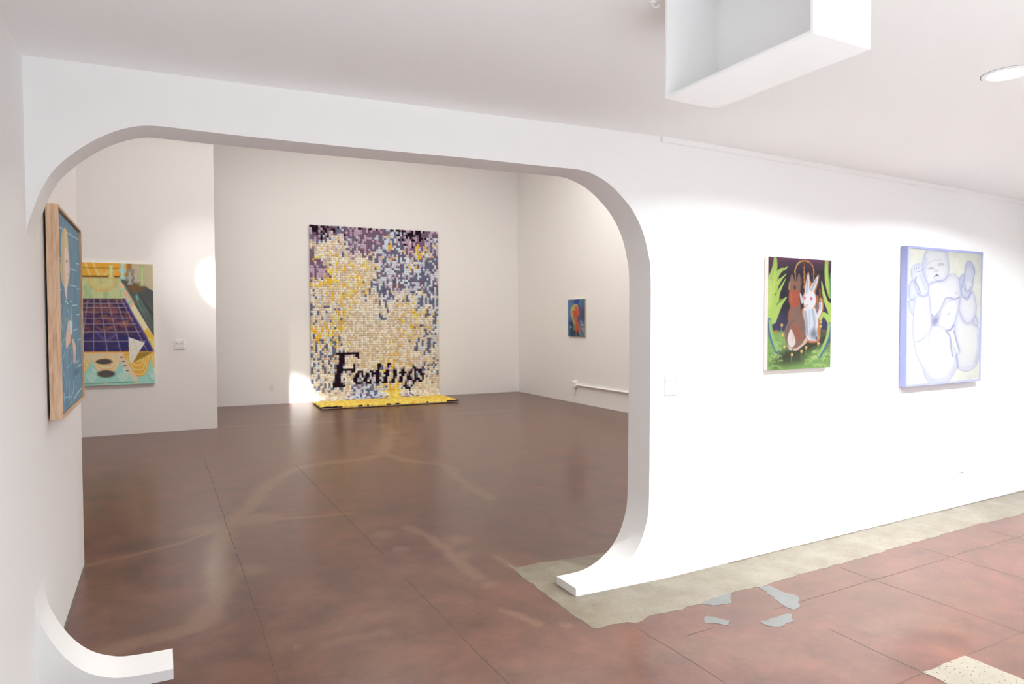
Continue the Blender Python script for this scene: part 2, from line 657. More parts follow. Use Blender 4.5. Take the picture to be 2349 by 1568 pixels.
tag(floor_patch('bounce_slab', [(-0.45, -1.75), (7.05, -1.75), (7.05, 0.55), (-0.45, 0.55)], MAT_BOUNCE, 0.0012, 31, 0.002, 0.2),  # unseen pale slab added so sun bounces up to the ceiling
    'unseen pale floor slab added to bounce light upward')


def score_line(pts, w=0.006):
    bm = bmesh.new()
    pts = [np.array(p, float) for p in pts]
    prev = None
    for i, p in enumerate(pts):
        d = pts[min(i + 1, len(pts) - 1)] - pts[max(i - 1, 0)]
        n = np.array([-d[1], d[0]]) / np.linalg.norm(d) * w / 2
        cur = (bm.verts.new((*(p + n), 0.0006)), bm.verts.new((*(p - n), 0.0006)))
        if prev: bm.faces.new((prev[0], prev[1], cur[1], cur[0]))
        prev = cur
    return bm_obj('score_line', bm, MAT_LINE, FLOOR)


def wob(p0, p1, n=16, amp=0.003):
    p0, p1 = np.array(p0, float), np.array(p1, float)
    return [p0 + (p1 - p0) * t + RNG.normal(0, amp, 2) for t in np.linspace(0, 1, n)]


score_line(wob((0.404, 8.4), (0.425, 5.0)), 0.005)
score_line(wob((0.425, 4.9), (0.437, 1.2)), 0.0045)
score_line(wob((1.28, 7.6), (1.30, 4.4)), 0.005)
score_line(wob((1.303, 3.95), (1.318, 1.2)), 0.005)
score_line(wob((2.15, 2.72), (2.16, 1.2)), 0.004)
score_line(wob((3.005, 2.25), (3.0, 1.2)), 0.004)
score_line(wob((3.825, 2.80), (3.84, 1.2)), 0.004)
score_line(wob((4.655, 2.86), (4.64, 1.2)), 0.004)
score_line(wob((5.48, 2.86), (5.47, 1.2)), 0.004)
score_line(wob((2.95, 2.553), (7.0, 2.61)), 0.0045)
score_line(wob((2.30, 2.54), (2.50, 2.545)), 0.0035)
score_line(wob((2.0, 1.76), (3.0, 1.775)), 0.0035)
score_line(wob((3.33, 1.775), (7.0, 1.80)), 0.0035)

# ------------------------------------------------------------------ walls
# arch wall: outline traced in the plane of its front face
def PA(p): return on_plane(p, A0, A1)


arch_px = [(46, 596), (62, 524), (77, 478), (93, 438), (118, 396), (150, 365), (189, 337), (232, 313.6), (275, 297.5), (314, 289.5),
           (345, 288), (379, 290.5), (446, 298.6), (500, 305), (560, 312), (760, 333), (940, 350), (1100, 365), (1217, 377.5),
           (1290, 384.5), (1318, 387.3), (1343.5, 392.4), (1373, 405.6), (1399, 423), (1423, 446.7), (1446, 474.6), (1465, 508),
           (1478.5, 543.5), (1487, 581.7), (1492, 615), (1493, 700), (1491.5, 900), (1489.5, 1100), (1487.7, 1166), (1482, 1202),
           (1469, 1243), (1451, 1276), (1431, 1299), (1410.5, 1317), (1387.5, 1331), (1362, 1340), (1321, 1349)]
foot_px = [(76.6, 1366), (89.4, 1414.6), (102, 1445), (122.6, 1476), (148, 1506.5), (179, 1531), (212, 1546), (245, 1552.5),
           (273, 1554), (306.5, 1550), (352.5, 1542), (397.7, 1533)]


def wall_pt(P):  # keep on the plane, plan x clamped to the left wall
    x = max(P[0], XL)
    t = (x - A0[0]) / (A1[0] - A0[0])
    return (x, A0[1] + t * (A1[1] - A0[1]), P[2])


arch = [wall_pt(PA(p)) for p in arch_px]
arch = [(XL - 0.004, A0[1], arch[0][2])] + arch[1:]
foot_end = arch[-1]
arch = [tuple(q) for q in catmull(arch, False, 3)]
poly1 = [(XL - 0.05, A0[1], ZC + 0.08), (XL - 0.05, A0[1], arch[0][2] - 0.02)] + arch + [(foot_end[0], foot_end[1], 0.0), (A1[0], A1[1], 0.0), (A1[0], A1[1], ZC + 0.08)]
ft = [wall_pt(PA(p)) for p in foot_px]
ft = [(XL - 0.004, A0[1], ft[0][2] + 0.03)] + ft[1:]
lf = ft[-1]
ft = [tuple(q) for q in catmull(ft, False, 4)]
poly2 = [(XL - 0.05, A0[1], 0.0), (XL - 0.05, A0[1], ft[0][2] + 0.02)] + ft + [(lf[0], lf[1], 0.0)]
bm = bmesh.new()
dA = np.array([A1[0] - A0[0], A1[1] - A0[1]])
dA /= np.linalg.norm(dA)
nA = Vector((0.0, TH, 0.0))
for poly in (poly1, poly2):
    front = [bm.verts.new(p) for p in poly]
    back = [bm.verts.new(Vector(p) + nA) for p in poly]
    fs = [bm.faces.new(front), bm.faces.new(back[::-1])]
    for f_ in fs: f_.normal_update()
    k = len(poly)
    for i in range(k):
        bm.faces.new((front[i], front[(i + 1) % k], back[(i + 1) % k], back[i]))
    bmesh.ops.triangulate(bm, faces=fs)
WALL_ARCH = bm_obj('wall_front', bm, MAT_WALL, None, 'structure', smooth=True)
slab('wall_picture', A1, A2, 0.0, ZC + 0.08, TH, MAT_WALL)
slab('wall_upper', (XL, 3.36), (XR, 3.36), ZC + 0.08, ZH, 0.10, MAT_WALL)
box('wall_left', XL - 0.2, XL, -2.0, LEFT_END, 0.0, ZH, MAT_WALL, kind='structure')
box('wall_right', XR, XR + 0.2, -2.0, 13.6, 0.0, ZH, MAT_WALL, kind='structure')
slab('wall_rear', (-4.9, B0[1] + 4.9 * 0.0504), (7.4, B0[1] - 7.4 * 0.0504), 0.0, ZH, 0.2, MAT_WALL)
box('wall_far_left', -4.9, -4.7, LEFT_END - 0.2, 13.8, 0.0, ZH, MAT_WALL, kind='structure')
box('wall_return', -4.8, XL - 0.2, LEFT_END - 0.2, LEFT_END, 0.0, ZH, MAT_WALL, kind='structure')
PART = box('wall_partition', -4.7, PX, PY, 12.6, 0.0, 4.36, MAT_WALL, kind='structure')
box('trim_1', -4.7, PX + 0.012, PY - 0.025, PY, 4.215, 4.36, MAT_WALL, kind='structure')

# wall behind the camera, with openings added to let light in
bm = bmesh.new()
edges = [XL]
for a, b in ADDED_WINDOWS: edges += [a, b]
edges.append(XR)
for i in range(0, len(edges), 2):
    add_box(bm, edges[i], edges[i + 1], WIN_Y - 0.2, WIN_Y, 0.0, ZC + 0.1)
for a, b in ADDED_WINDOWS:
    add_box(bm, a, b, WIN_Y - 0.2, WIN_Y, 0.0, WIN_Z[0])
    add_box(bm, a, b, WIN_Y - 0.2, WIN_Y, WIN_Z[1], ZC + 0.1)
bm_obj('wall_street', bm, MAT_WALL, None, 'structure')

# ceilings
def build_ceiling():
    zx = [-0.7, -0.48, 0.337, 1.3, 2.31, 2.66, 4.0, 5.4, 6.8, 7.3]
    zz = [2.648, 2.650, 2.658, 2.670, 2.683, 2.686, 2.684, 2.674, 2.660, 2.655]
    bm = bmesh.new()
    xs = np.linspace(-0.7, 7.3, 41)
    rows = []
    for y in (-2.0, 3.40):
        rows.append([bm.verts.new((x, y, np.interp(x, zx, zz))) for x in xs])
    for i in range(len(xs) - 1):
        bm.faces.new((rows[0][i], rows[0][i + 1], rows[1][i + 1], rows[1][i]))
    r = bmesh.ops.extrude_face_region(bm, geom=list(bm.faces))
    for v in r['geom']:
        if isinstance(v, bmesh.types.BMVert): v.co.z = 2.9
    return bm_obj('ceiling', bm, MAT_CEIL, None, 'structure', smooth=True), (lambda x: float(np.interp(x, zx, zz)))


CEIL, ceil_z = build_ceiling()
box('ceiling_tall', -4.9, XR + 0.2, 3.3, 13.9, ZH, ZH + 0.1, MAT_CEIL, kind='structure')

# thin trim at the top of the picture wall
def PB(p): return on_plane(p, A1, A2)


bm = bmesh.new()
dB = np.array([A2[0] - A1[0], A2[1] - A1[1]])
dB /= np.linalg.norm(dB)
nB = np.array([dB[1], -dB[0]])
ns = 24
ring = []
for i in range(ns + 1):
    t = 0.0 + i / ns * 1.0
    x = A1[0] - 0.03 + t * (A2[0] - A1[0] + 0.02)
    y = A1[1] + (x - A1[0]) * dB[1] / dB[0]
    zc = ceil_z(x) + 0.004
    q = []
    for off, z in ((0.0, zc), (0.012, zc), (0.012, zc - 0.035), (0.0, zc - 0.038)):
        q.append(bm.verts.new((x + nB[0] * off, y + nB[1] * off, z)))
    ring.append(q)
for a, b in zip(ring, ring[1:]):
    for k in range(4):
        bm.faces.new((a[k], a[(k + 1) % 4], b[(k + 1) % 4], b[k]))
bm.faces.new(ring[0])
bm.faces.new(ring[-1])
bm_obj('trim_2', bm, MAT_WALL, None, 'structure')


# ragged dark brown strips where the walls meet the floor
def gap_strip(name, a, b, side, amp=0.004, w=0.010):
    a, b = np.array(a, float), np.array(b, float)
    L = np.linalg.norm(b - a)
    d = (b - a) / L
    n = np.array([-d[1], d[0]]) * side
    bm = bmesh.new()
    prev = None
    for t in np.linspace(0, 1, max(2, int(L / 0.08))):
        p = a + (b - a) * t
        ww = max(0.002, w + RNG.normal(0, amp))
        cur = (bm.verts.new((*p, 0.0016)), bm.verts.new((*(p + n * ww), 0.0016)))
        if prev: bm.faces.new((prev[0], prev[1], cur[1], cur[0]))
        prev = cur
    return bm_obj(name, bm, MAT_GAP, FLOOR)


gap_strip('wall_joint', (3.25, 3.1915), (XR, 3.286), -1, 0.006, 0.012)
gap_strip('wall_joint', (XL, 3.6), (XL, LEFT_END), -1, 0.004, 0.010)
gap_strip('wall_joint', (PX, 12.9), (PX, 13.6), -1, 0.004, 0.01)
gap_strip('wall_joint', (0.7, B0[1] - 0.7 * 0.0504), (XR, B0[1] - XR * 0.0504), -1, 0.01, 0.02)
gap_strip('wall_joint', (XR, 6.0), (XR, 13.28), 1, 0.015, 0.03)
gap_strip('wall_joint', (-4.6, PY), (PX, PY), -1, 0.006, 0.012)


# ------------------------------------------------------------------ painter
class Canvas:
    """colours for a canvas; shapes are given in photo coordinates and laid on the flat canvas"""

    def __init__(self, quad, nx, ny, base, white, crop=(0, 0, 1)):
        self.nx, self.ny = nx, ny
        self.crop = crop
        self.white = lin(white)
        u, v = np.meshgrid(np.linspace(0, 1, nx), np.linspace(0, 1, ny))
        self.u, self.v = u.ravel(), v.ravel()
        src = [(0, 0), (1, 0), (1, 1), (0, 1)]
        A, rhs = [], []
        for (a, b), (x, y) in zip(src, quad):
            A.append([a, b, 1, 0, 0, 0, -a * x, -b * x]); rhs.append(x)
            A.append([0, 0, 0, a, b, 1, -a * y, -b * y]); rhs.append(y)
        h = np.linalg.solve(np.array(A, float), np.array(rhs, float))
        w = h[6] * self.u + h[7] * self.v + 1
        self.P = np.stack([(h[0] * self.u + h[1] * self.v + h[2]) / w, (h[3] * self.u + h[4] * self.v + h[5]) / w], 1)
        self.c = np.tile(lin(base), (nx * ny, 1))

    def mixin(self, sel, a, color):
        col = lin(color)
        self.c[sel] = self.c[sel] * (1 - a[:, None]) + col * a[:, None]

    def _sel(self, P, m):
        lo, hi = P.min(0) - m, P.max(0) + m
        return np.nonzero(((self.P >= lo) & (self.P <= hi)).all(1))[0]

    def fill(self, pts, color, soft=4.0, alpha=1.0, smooth=True):
        P = catmull(pts, True, 5) if smooth else np.asarray(pts, float)
        s = self._sel(P, soft * 2)
        if not len(s): return
        Q = self.P[s]
        d, _ = dist_poly(Q, P, True)
        d = np.where(inside(Q, P), -d, d)
        self.mixin(s, alpha * np.clip(0.5 - d / (2 * soft), 0, 1), color)

    def stroke(self, pts, color, w, soft=3.0, alpha=1.0, taper=(1, 1)):
        P = catmull(pts, False, 6)
        s = self._sel(P, w + soft * 2)
        if not len(s): return
        d, f = dist_poly(self.P[s], P, False)
        ww = w / 2 * (taper[0] + (taper[1] - taper[0]) * f)
        self.mixin(s, alpha * np.clip(0.5 - (d - ww) / (2 * soft), 0, 1), color)

    def blob(self, c, rx, ry, color, soft=0.3, alpha=1.0, ang=0.0):
        d = self.P - np.array(c, float)
        ca, sa = math.cos(ang), math.sin(ang)
        r = np.hypot((d[:, 0] * ca + d[:, 1] * sa) / rx, (-d[:, 0] * sa + d[:, 1] * ca) / ry)
        a = alpha * np.clip((1 + soft - r) / (2 * soft), 0, 1)
        s = np.nonzero(a > 0)[0]
        self.mixin(s, a[s], color)

    def cloud(self, sx, sy, color, amt, seed, thr=0.5, region=None):
        n = value_noise(self.P[:, 0] / sx, self.P[:, 1] / sy, seed) * 0.65 + value_noise(self.P[:, 0] / sx * 2.7, self.P[:, 1] / sy * 2.7, seed + 1) * 0.35
        a = amt * np.clip((n - thr) / (1 - thr) * 2, 0, 1)
        if region is not None:
            a = a * inside(self.P, np.asarray(region, float))
        s = np.nonzero(a > 0.003)[0]
        self.mixin(s, a[s], color)

    def grain(self, amt, seed):
        n = np.random.default_rng(seed).normal(1, amt, len(self.c))
        self.c *= np.clip(n, 0.5, 1.5)[:, None]

    def mesh(self, name, w, h):
        """upright sheet in the XZ plane facing -Y, origin bottom centre"""
        nx, ny = self.nx, self.ny
        co = np.zeros((nx * ny, 3), np.float32)
        co[:, 0] = (self.u - 0.5) * w
        co[:, 2] = (1 - self.v) * h
        idx = np.arange(nx * ny).reshape(ny, nx)
        q = np.stack([idx[:-1, :-1], idx[1:, :-1], idx[1:, 1:], idx[:-1, 1:]], -1).reshape(-1, 4)
        me = bpy.data.meshes.new(name)
        me.vertices.add(len(co)); me.vertices.foreach_set('co', co.ravel())
        me.loops.add(q.size); me.loops.foreach_set('vertex_index', q.ravel().astype(np.int32))
        me.polygons.add(len(q)); me.polygons.foreach_set('loop_start', (np.arange(len(q)) * 4).astype(np.int32))
        me.update()
        rgba = np.ones((len(co), 4), np.float32)
        alb = self.c / self.white * 0.89
        grey_ = alb @ np.array([0.30, 0.59, 0.11])
        rgba[:, :3] = np.clip(alb * 0.9 + grey_[:, None] * 0.1, 0.004, 0.9)
        a = me.attributes.new('paint', 'FLOAT_COLOR', 'POINT')
        a.data.foreach_set('color', rgba.ravel())
        return me


def hang(name, center, width, height, normal, label, cat='painting'):
    """empty at the bottom centre of a picture; local -Y faces the room"""
    rz = math.atan2(normal[1], normal[0]) + math.pi / 2
    return empty(name, (center[0], center[1], center[2] - height / 2), label, cat, rz)


def stretched(root, canvas, w, h, depth, edge_mat):
    """gallery-wrapped canvas: painted face, four turned edges, a back"""
    f = link('painted_face', canvas.mesh('painted_face', w, h), MAT_PAINT, root)
    f.location = (0, -depth, 0)
    e = 0.0005
    for (x0, x1, z0, z1) in ((-w / 2, -w / 2 + 0.02, 0, h), (w / 2 - 0.02, w / 2, 0, h),
                             (-w / 2 + 0.02, w / 2 - 0.02, 0, 0.02), (-w / 2 + 0.02, w / 2 - 0.02, h - 0.02, h)):
        box('canvas_edge', x0, x1, -depth + e, -0.004, z0, z1, edge_mat, root)


# ------------------------------------------------------------------ the paintings
exec_paint = []


def paint_rabbits():
    q = [(172, 140), (903, 190), (880, 1425), (147, 1467)]
    c = Canvas(q, 190, 320, (58, 46, 60), (345, 345, 345))
    c.fill([(140, 100), (950, 100), (950, 260), (140, 300)], (92, 62, 84), 70, 1, False)
    c.fill([(140, 100), (950, 120), (950, 215), (500, 190), (140, 160)], (128, 66, 108), 26, .85, False)
    c.fill([(140, 780), (950, 760), (950, 1080), (140, 1080)], (66, 66, 98), 60, .9, False)
    c.blob((500, 600), 240, 330, (46, 42, 54), .5, .8)
    c.fill([(130, 1040), (260, 1015), (340, 1010), (480, 1080), (620, 1120), (760, 1060), (830, 1025), (900, 1030), (900, 1500), (130, 1500)], (126, 164, 84), 14)
    c.stroke([(150, 1030), (200, 1020), (260, 1008)], (190, 120, 40), 26, 10, .9)
    c.stroke([(790, 1005), (840, 1010), (890, 1015)], (175, 115, 45), 22, 10, .9)
    c.stroke([(360, 1290), (470, 1270), (600, 1190), (720, 1130), (860, 1080)], (60, 58, 50), 170, 60, .95)
    c.stroke([(250, 1380), (380, 1340), (520, 1320)], (70, 76, 56), 120, 50, .8)
    c.cloud(60, 30, (176, 208, 112), .55, 3, .5, [(140, 1080), (330, 1060), (330, 1470), (140, 1470)])
    c.cloud(50, 40, (178, 210, 120), .6, 6, .5, [(560, 1280), (890, 1140), (890, 1440), (480, 1470)])
    for i in range(26):                        # curls of grass
        x = random.choice([random.uniform(160, 340), random.uniform(540, 870)])
        y = random.uniform(1170, 1430) if x < 400 else random.uniform(1260, 1420)
        s = random.uniform(25, 50)
        c.stroke([(x, y), (x + s * .5, y - s * .8), (x + s * 1.3, y - s * .7), (x + s * 1.1, y - s * .2)], random.choice([(178, 208, 110), (196, 214, 128), (96, 132, 66)]), 9, 4, .75, (1, .4))
    LIME, LIM2, BLU = (172, 202, 84), (202, 218, 110), (74, 108, 150)
    # left plant
    c.stroke([(252, 140), (250, 230), (232, 320), (205, 420)], LIME, 62, 5, 1, (.45, 1.5))
    c.fill([(168, 380), (215, 330), (250, 420), (246, 560), (264, 680), (240, 800), (205, 888), (160, 880), (150, 600)], LIME, 6)
    c.stroke([(232, 430), (270, 350), (320, 295), (360, 285), (393, 256)], LIME, 56, 4, 1, (1.3, .15))
    c.stroke([(240, 540), (270, 470), (320, 400), (378, 342)], LIME, 50, 4, 1, (1.2, .12))
    c.stroke([(262, 660), (285, 560), (325, 480), (368, 400)], LIME, 44, 4, 1, (1.2, .12))
    c.stroke([(205, 870), (260, 770), (310, 690), (376, 612)], LIME, 92, 5, 1, (1.2, .1))
    c.stroke([(190, 430), (195, 560), (180, 720)], LIM2, 34, 14, .7)
    c.stroke([(250, 320), (235, 420), (228, 560)], LIM2, 18, 8, .7)
    c.stroke([(250, 460), (300, 400)], LIM2, 14, 6, .7); c.stroke([(258, 690), (300, 650), (345, 640)], (136, 170, 70), 22, 10, .7)
    c.stroke([(170, 880), (182, 1010), (215, 1130), (262, 1245)], BLU, 60, 6, .9, (1, .8))
    c.stroke([(185, 890), (198, 1010), (226, 1120), (262, 1225)], (150, 186, 100), 34, 5, 1)
    # right plant
    c.stroke([(846, 180), (842, 330), (852, 460), (890, 600)], LIME, 44, 4, 1, (.9, 1.2))
    c.stroke([(786, 432), (806, 560), (846, 690), (905, 800)], LIME, 46, 4, 1, (.2, 1.5))
    c.stroke([(905, 340), (886, 470), (892, 600)], (112, 160, 112), 34, 6, .9)
    c.stroke([(900, 950), (870, 880), (830, 825), (790, 815), (768, 862)], LIME, 58, 4, 1, (1.2, .7))
    c.stroke([(862, 700), (890, 800), (890, 920)], LIME, 60, 6)
    c.stroke([(880, 930), (862, 1060), (812, 1180), (752, 1290)], BLU, 54, 6, .9)
    c.stroke([(868, 930), (846, 1070), (796, 1190), (740, 1288)], (158, 192, 100), 30, 5)
    c.stroke([(806, 560), (850, 690)], LIM2, 14, 6, .8); c.stroke([(845, 230), (846, 420)], LIM2, 14, 6, .7)
    # bead arch
    for i in range(28):
        t = math.pi * (1.02 + i / 27 * .98)
        x, y = 588 + 112 * math.cos(t), 330 + 140 * math.sin(t)
        c.blob((x, y + (0 if 4 < i < 24 else 10)), 7, 11, random.choice([(206, 140, 52), (222, 170, 80), (170, 96, 40)]), .4)
    for i in range(20):
        c.blob((585 + random.uniform(-5, 5), 200 + i * 16), 6, 9, random.choice([(200, 130, 50), (214, 160, 70), (150, 84, 38)]), .4)
    for i in range(26):
        c.blob((random.choice([random.uniform(540, 640), random.uniform(655, 740)]), random.uniform(330, 500)), 6, 14, (150, 84, 36), .6, .7)
    for y in range(330, 440, 16):
        c.blob((484, y), 6, 9, (190, 120, 50), .4); c.blob((694, y - 10), 6, 9, (190, 120, 50), .4)
    # glow round the white rabbit
    OR = (212, 124, 46)
    for P in ([(552, 780), (580, 720), (560, 620), (590, 540), (600, 440), (634, 320), (652, 420), (700, 450), (752, 350), (742, 460), (712, 560), (728, 650), (715, 720), (740, 800), (765, 700), (760, 620), (800, 640), (800, 760), (755, 880), (765, 990), (755, 1110), (690, 1140), (610, 1120), (580, 1000)],):
        c.fill(P, OR, 9, .95)
    c.stroke([(735, 600), (740, 700), (735, 760)], OR, 20, 8, .7); c.stroke([(764, 520), (768, 600)], (190, 110, 60), 14, 8, .6)
    W = (214, 216, 226)
    c.fill([(572, 770), (600, 730), (690, 730), (728, 800), (742, 900), (732, 1000), (742, 1090), (700, 1122), (620, 1098), (592, 1000), (586, 900)], W, 6)
    c.fill([(575, 610), (605, 555), (650, 525), (700, 560), (716, 640), (700, 715), (640, 742), (590, 720), (576, 670)], (228, 226, 230), 5)
    c.fill([(592, 575), (604, 450), (632, 338), (645, 420), (634, 560)], (222, 224, 230), 4)
    c.fill([(640, 545), (672, 470), (744, 362), (735, 440), (690, 545)], (220, 220, 228), 4)
    c.fill([(722, 840), (752, 750), (756, 660), (774, 640), (792, 690), (786, 770), (742, 860)], (220, 220, 228), 4)
    c.fill([(532, 560), (552, 590), (566, 650), (560, 690), (542, 650)], (214, 210, 214), 4)
    for P, w, a in (([(622, 400), (618, 480), (608, 560)], 16, .7), ([(722, 410), (690, 480), (664, 530)], 16, .7), ([(590, 780), (606, 900), (610, 1040)], 34, .6),
                    ([(680, 760), (700, 900), (690, 1000)], 26, .5), ([(770, 690), (764, 760)], 9, .8), ([(730, 700), (724, 770)], 16, .6), ([(640, 770), (640, 960)], 14, .3)):
        c.stroke(P, (110, 124, 152), w, 8, a)
    c.blob((690, 1040), 44, 56, (70, 76, 92), .6, .75)
    c.blob((722, 1090), 14, 22, (50, 46, 60), .5, .8)
    c.blob((768, 660), 10, 16, (60, 56, 66), .5, .9)
    for (x, y) in ((588, 622), (665, 630)):
        c.blob((x, y), 15, 24, (226, 150, 166), .4); c.blob((x, y - 4), 7, 11, (196, 60, 96), .4)
    c.stroke([(600, 700), (612, 712), (626, 702)], (206, 130, 140), 10, 4, .9); c.stroke([(610, 715), (604, 740)], (190, 120, 130), 6, 3, .8)
    c.stroke([(672, 1120), (700, 1126), (735, 1116)], (206, 110, 120), 12, 5, .8)
    # brown rabbit
    c.fill([(432, 705), (404, 790), (394, 900), (362, 965), (350, 1040), (366, 1130), (398, 1196), (440, 1212), (500, 1198), (565, 1116), (590, 1030), (594, 950), (572, 850), (540, 770), (530, 690)], (138, 102, 88), 5)
    c.fill([(420, 520), (430, 450), (470, 430), (530, 440), (538, 520), (528, 620), (534, 690), (480, 730), (425, 715), (405, 650), (408, 570)], (172, 84, 58), 6)
    c.fill([(404, 500), (420, 410), (440, 344), (466, 400), (474, 520), (440, 530), (416, 540)], (140, 104, 88), 5)
    c.stroke([(408, 520), (418, 440)], (196, 140, 44), 16, 6, .9)
    c.fill([(492, 520), (504, 400), (526, 334), (542, 400), (534, 530)], (134, 102, 88), 5)
    c.blob((474, 500), 12, 22, (48, 42, 50), .5)
    c.stroke([(430, 560), (428, 660)], (196, 96, 66), 30, 14, .7); c.stroke([(410, 780), (404, 860)], (176, 92, 60), 26, 12, .7)
    c.stroke([(470, 960), (500, 1040), (530, 1090)], (168, 82, 54), 50, 24, .8); c.stroke([(510, 760), (540, 860), (560, 980)], (124, 96, 88), 50, 24, .6)
    c.stroke([(396, 960), (430, 905), (480, 880)], (110, 84, 80), 14, 8, .8)
    c.blob((400, 1010), 36, 56, (116, 88, 82), .6, .6)
    c.fill([(386, 1100), (404, 1020), (426, 985), (446, 1020), (470, 1090), (474, 1150), (436, 1196), (398, 1170)], (222, 206, 198), 7)
    c.stroke([(436, 1040), (440, 1120)], (190, 160, 152), 10, 6, .7)
    c.fill([(382, 1168), (410, 1196), (440, 1204), (430, 1226), (404, 1220)], (214, 180, 168), 4)
    c.fill([(446, 1214), (500, 1196), (560, 1140), (590, 1085), (614, 1104), (604, 1140), (560, 1180), (500, 1226), (466, 1236)], (210, 174, 162), 4)
    for (x, y) in ((320, 936), (326, 1050), (346, 1190), (434, 1280), (546, 1240), (600, 1196), (742, 1150), (772, 900), (768, 950)):
        c.stroke([(x, y + 10), (x - 6, y + 50), (x - 2, y + 90)], (112, 142, 84), 9, 4, .9)
        c.blob((x, y), 13, 18, (222, 170, 84), .4); c.blob((x + 6, y - 6), 6, 7, (236, 200, 120), .4)
    c.grain(.04, 2)
    return c


def paint_baby():
    q = [(185, 108), (915, 172), (880, 1408), (158, 1472)]
    c = Canvas(q, 230, 360, (236, 236, 224), (338, 338, 338))
    c.cloud(60, 60, (218, 220, 212), .5, 9, .52)
    c.cloud(90, 120, (244, 244, 228), .6, 19, .5)
    SK = (232, 231, 236)
    BL = (150, 156, 205)
    DK = (128, 136, 192)

    def limb(pts, tone=SK, line=BL, w=7):
        c.fill(pts, tone, 4)
        P = list(pts) + [pts[0]]
        ctr = np.mean(np.array(pts, float), 0)
        inner = [tuple(np.array(p) * .92 + ctr * .08) for p in P]
        c.stroke(inner, (200, 205, 230), 30, 18, .5)
        c.stroke(P, line, w, 6, .65)

    limb([(185, 510), (212, 440), (262, 480), (284, 540), (262, 600), (215, 625), (190, 600)], (214, 218, 232), DK)
    limb([(183, 640), (240, 630), (250, 700), (232, 775), (196, 730)], (212, 216, 230), DK)
    limb([(690, 430), (716, 385), (748, 372), (746, 420), (716, 500), (700, 540)], (200, 206, 226), DK)
    # torso
    limb([(380, 480), (450, 450), (530, 440), (585, 385), (635, 368), (680, 410), (696, 480), (702, 560), (692, 640), (668, 760), (625, 890), (572, 945), (480, 885), (410, 890), (400, 770), (386, 620)])
    c.stroke([(556, 612), (600, 608), (650, 618), (690, 600)], DK, 12, 5, .8)
    c.stroke([(404, 772), (445, 792), (490, 740), (520, 680), (552, 615)], DK, 13, 6, .8)
    c.fill([(405, 795), (450, 800), (500, 735), (540, 640), (520, 740), (470, 860), (425, 895)], (168, 172, 206), 12, .8)
    c.stroke([(470, 870), (495, 780), (530, 690), (580, 640), (650, 622)], (190, 186, 220), 18, 9, .8)
    c.blob((445, 845), 26, 46, (116, 122, 172), .6, .6, .5)
    c.blob((470, 560), 60, 80, (238, 238, 232), .8, .7); c.blob((585, 760), 70, 90, (238, 237, 230), .8, .8)
    c.stroke([(572, 774), (584, 768), (596, 752)], BL, 8, 4, .9)
    c.blob((446, 702), 16, 10, (206, 206, 222), .6, .7); c.blob((662, 562), 16, 14, (206, 206, 222), .6, .7)
    # head
    limb([(330, 420), (322, 320), (336, 210), (372, 130), (460, 115), (556, 140), (584, 240), (586, 340), (560, 410), (500, 440), (430, 452), (378, 472)])
    c.stroke([(352, 440), (345, 330), (360, 220)], (190, 198, 226), 30, 16, .6)
    c.stroke([(375, 275), (420, 238), (480, 232), (525, 218)], (206, 200, 228), 10, 5, .8)
    c.blob((410, 312), 34, 18, (206, 206, 212), .7, .8); c.blob((508, 272), 34, 18, (206, 206, 212), .7, .8)
    c.stroke([(385, 318), (410, 308), (434, 312)], (160, 158, 180), 7, 3, .8); c.stroke([(484, 284), (508, 266), (534, 272)], (160, 158, 180), 7, 3, .8)
    c.stroke([(440, 350), (456, 330), (468, 344), (484, 330)], (190, 184, 212), 9, 4, .8)
    c.fill([(430, 412), (450, 384), (468, 368), (492, 390), (470, 392), (450, 396)], (136, 110, 150), 5, .9)
    c.stroke([(450, 425), (480, 440), (520, 436)], BL, 8, 4, .8)
    c.stroke([(390, 350), (372, 400)], (214, 212, 228), 8, 5, .7)
    # the baby's left-hand leg and foot
    limb([(250, 600), (300, 585), (382, 575), (398, 700), (408, 880), (370, 960), (300, 1035), (235, 1052), (226, 900), (232, 760)])
    limb([(212, 330), (236, 285), (290, 268), (322, 300), (326, 340), (352, 420), (382, 490), (376, 560), (340, 590), (286, 575), (262, 520), (240, 450), (216, 410)], (224, 224, 232), BL)
    for x0, y0 in ((232, 292), (255, 280), (276, 274), (298, 274), (316, 290)):
        c.blob((x0, y0 + 14), 11, 20, (222, 222, 236), .3); c.stroke([(x0 + 11, y0 + 6), (x0 + 10, y0 + 40)], BL, 6, 3, .9)
    c.stroke([(250, 350), (280, 345), (300, 340)], BL, 7, 3, .8)
    c.stroke([(262, 400), (250, 440), (280, 500), (300, 560)], DK, 12, 5, .7); c.stroke([(300, 380), (330, 450), (350, 520)], (196, 200, 224), 20, 10, .7)
    c.stroke([(280, 560), (330, 600), (380, 575)], BL, 8, 4, .7)
    # thighs
    limb([(640, 890), (655, 810), (682, 742), (720, 820), (760, 862), (820, 864), (862, 882), (892, 960), (890, 1150), (850, 1270), (800, 1320), (750, 1332), (668, 1305), (655, 1180), (690, 1140), (652, 1020)])
    limb([(235, 1050), (262, 1180), (320, 1310), (345, 1390), (386, 1446), (480, 1450), (580, 1424), (655, 1310), (668, 1230), (640, 1120), (606, 1050), (592, 980), (540, 915), (460, 888), (415, 908), (385, 975), (300, 1035)])
    c.blob((480, 1120), 110, 160, (240, 240, 230), .8, .9); c.blob((790, 1040), 80, 120, (238, 238, 232), .8, .8)
    c.stroke([(415, 905), (388, 985), (376, 1080)], (200, 198, 224), 12, 6, .8)
    c.stroke([(555, 935), (600, 925), (632, 880)], DK, 14, 6, .8)
    c.stroke([(560, 950), (592, 990), (606, 1110), (618, 1190)], BL, 12, 6, .9)
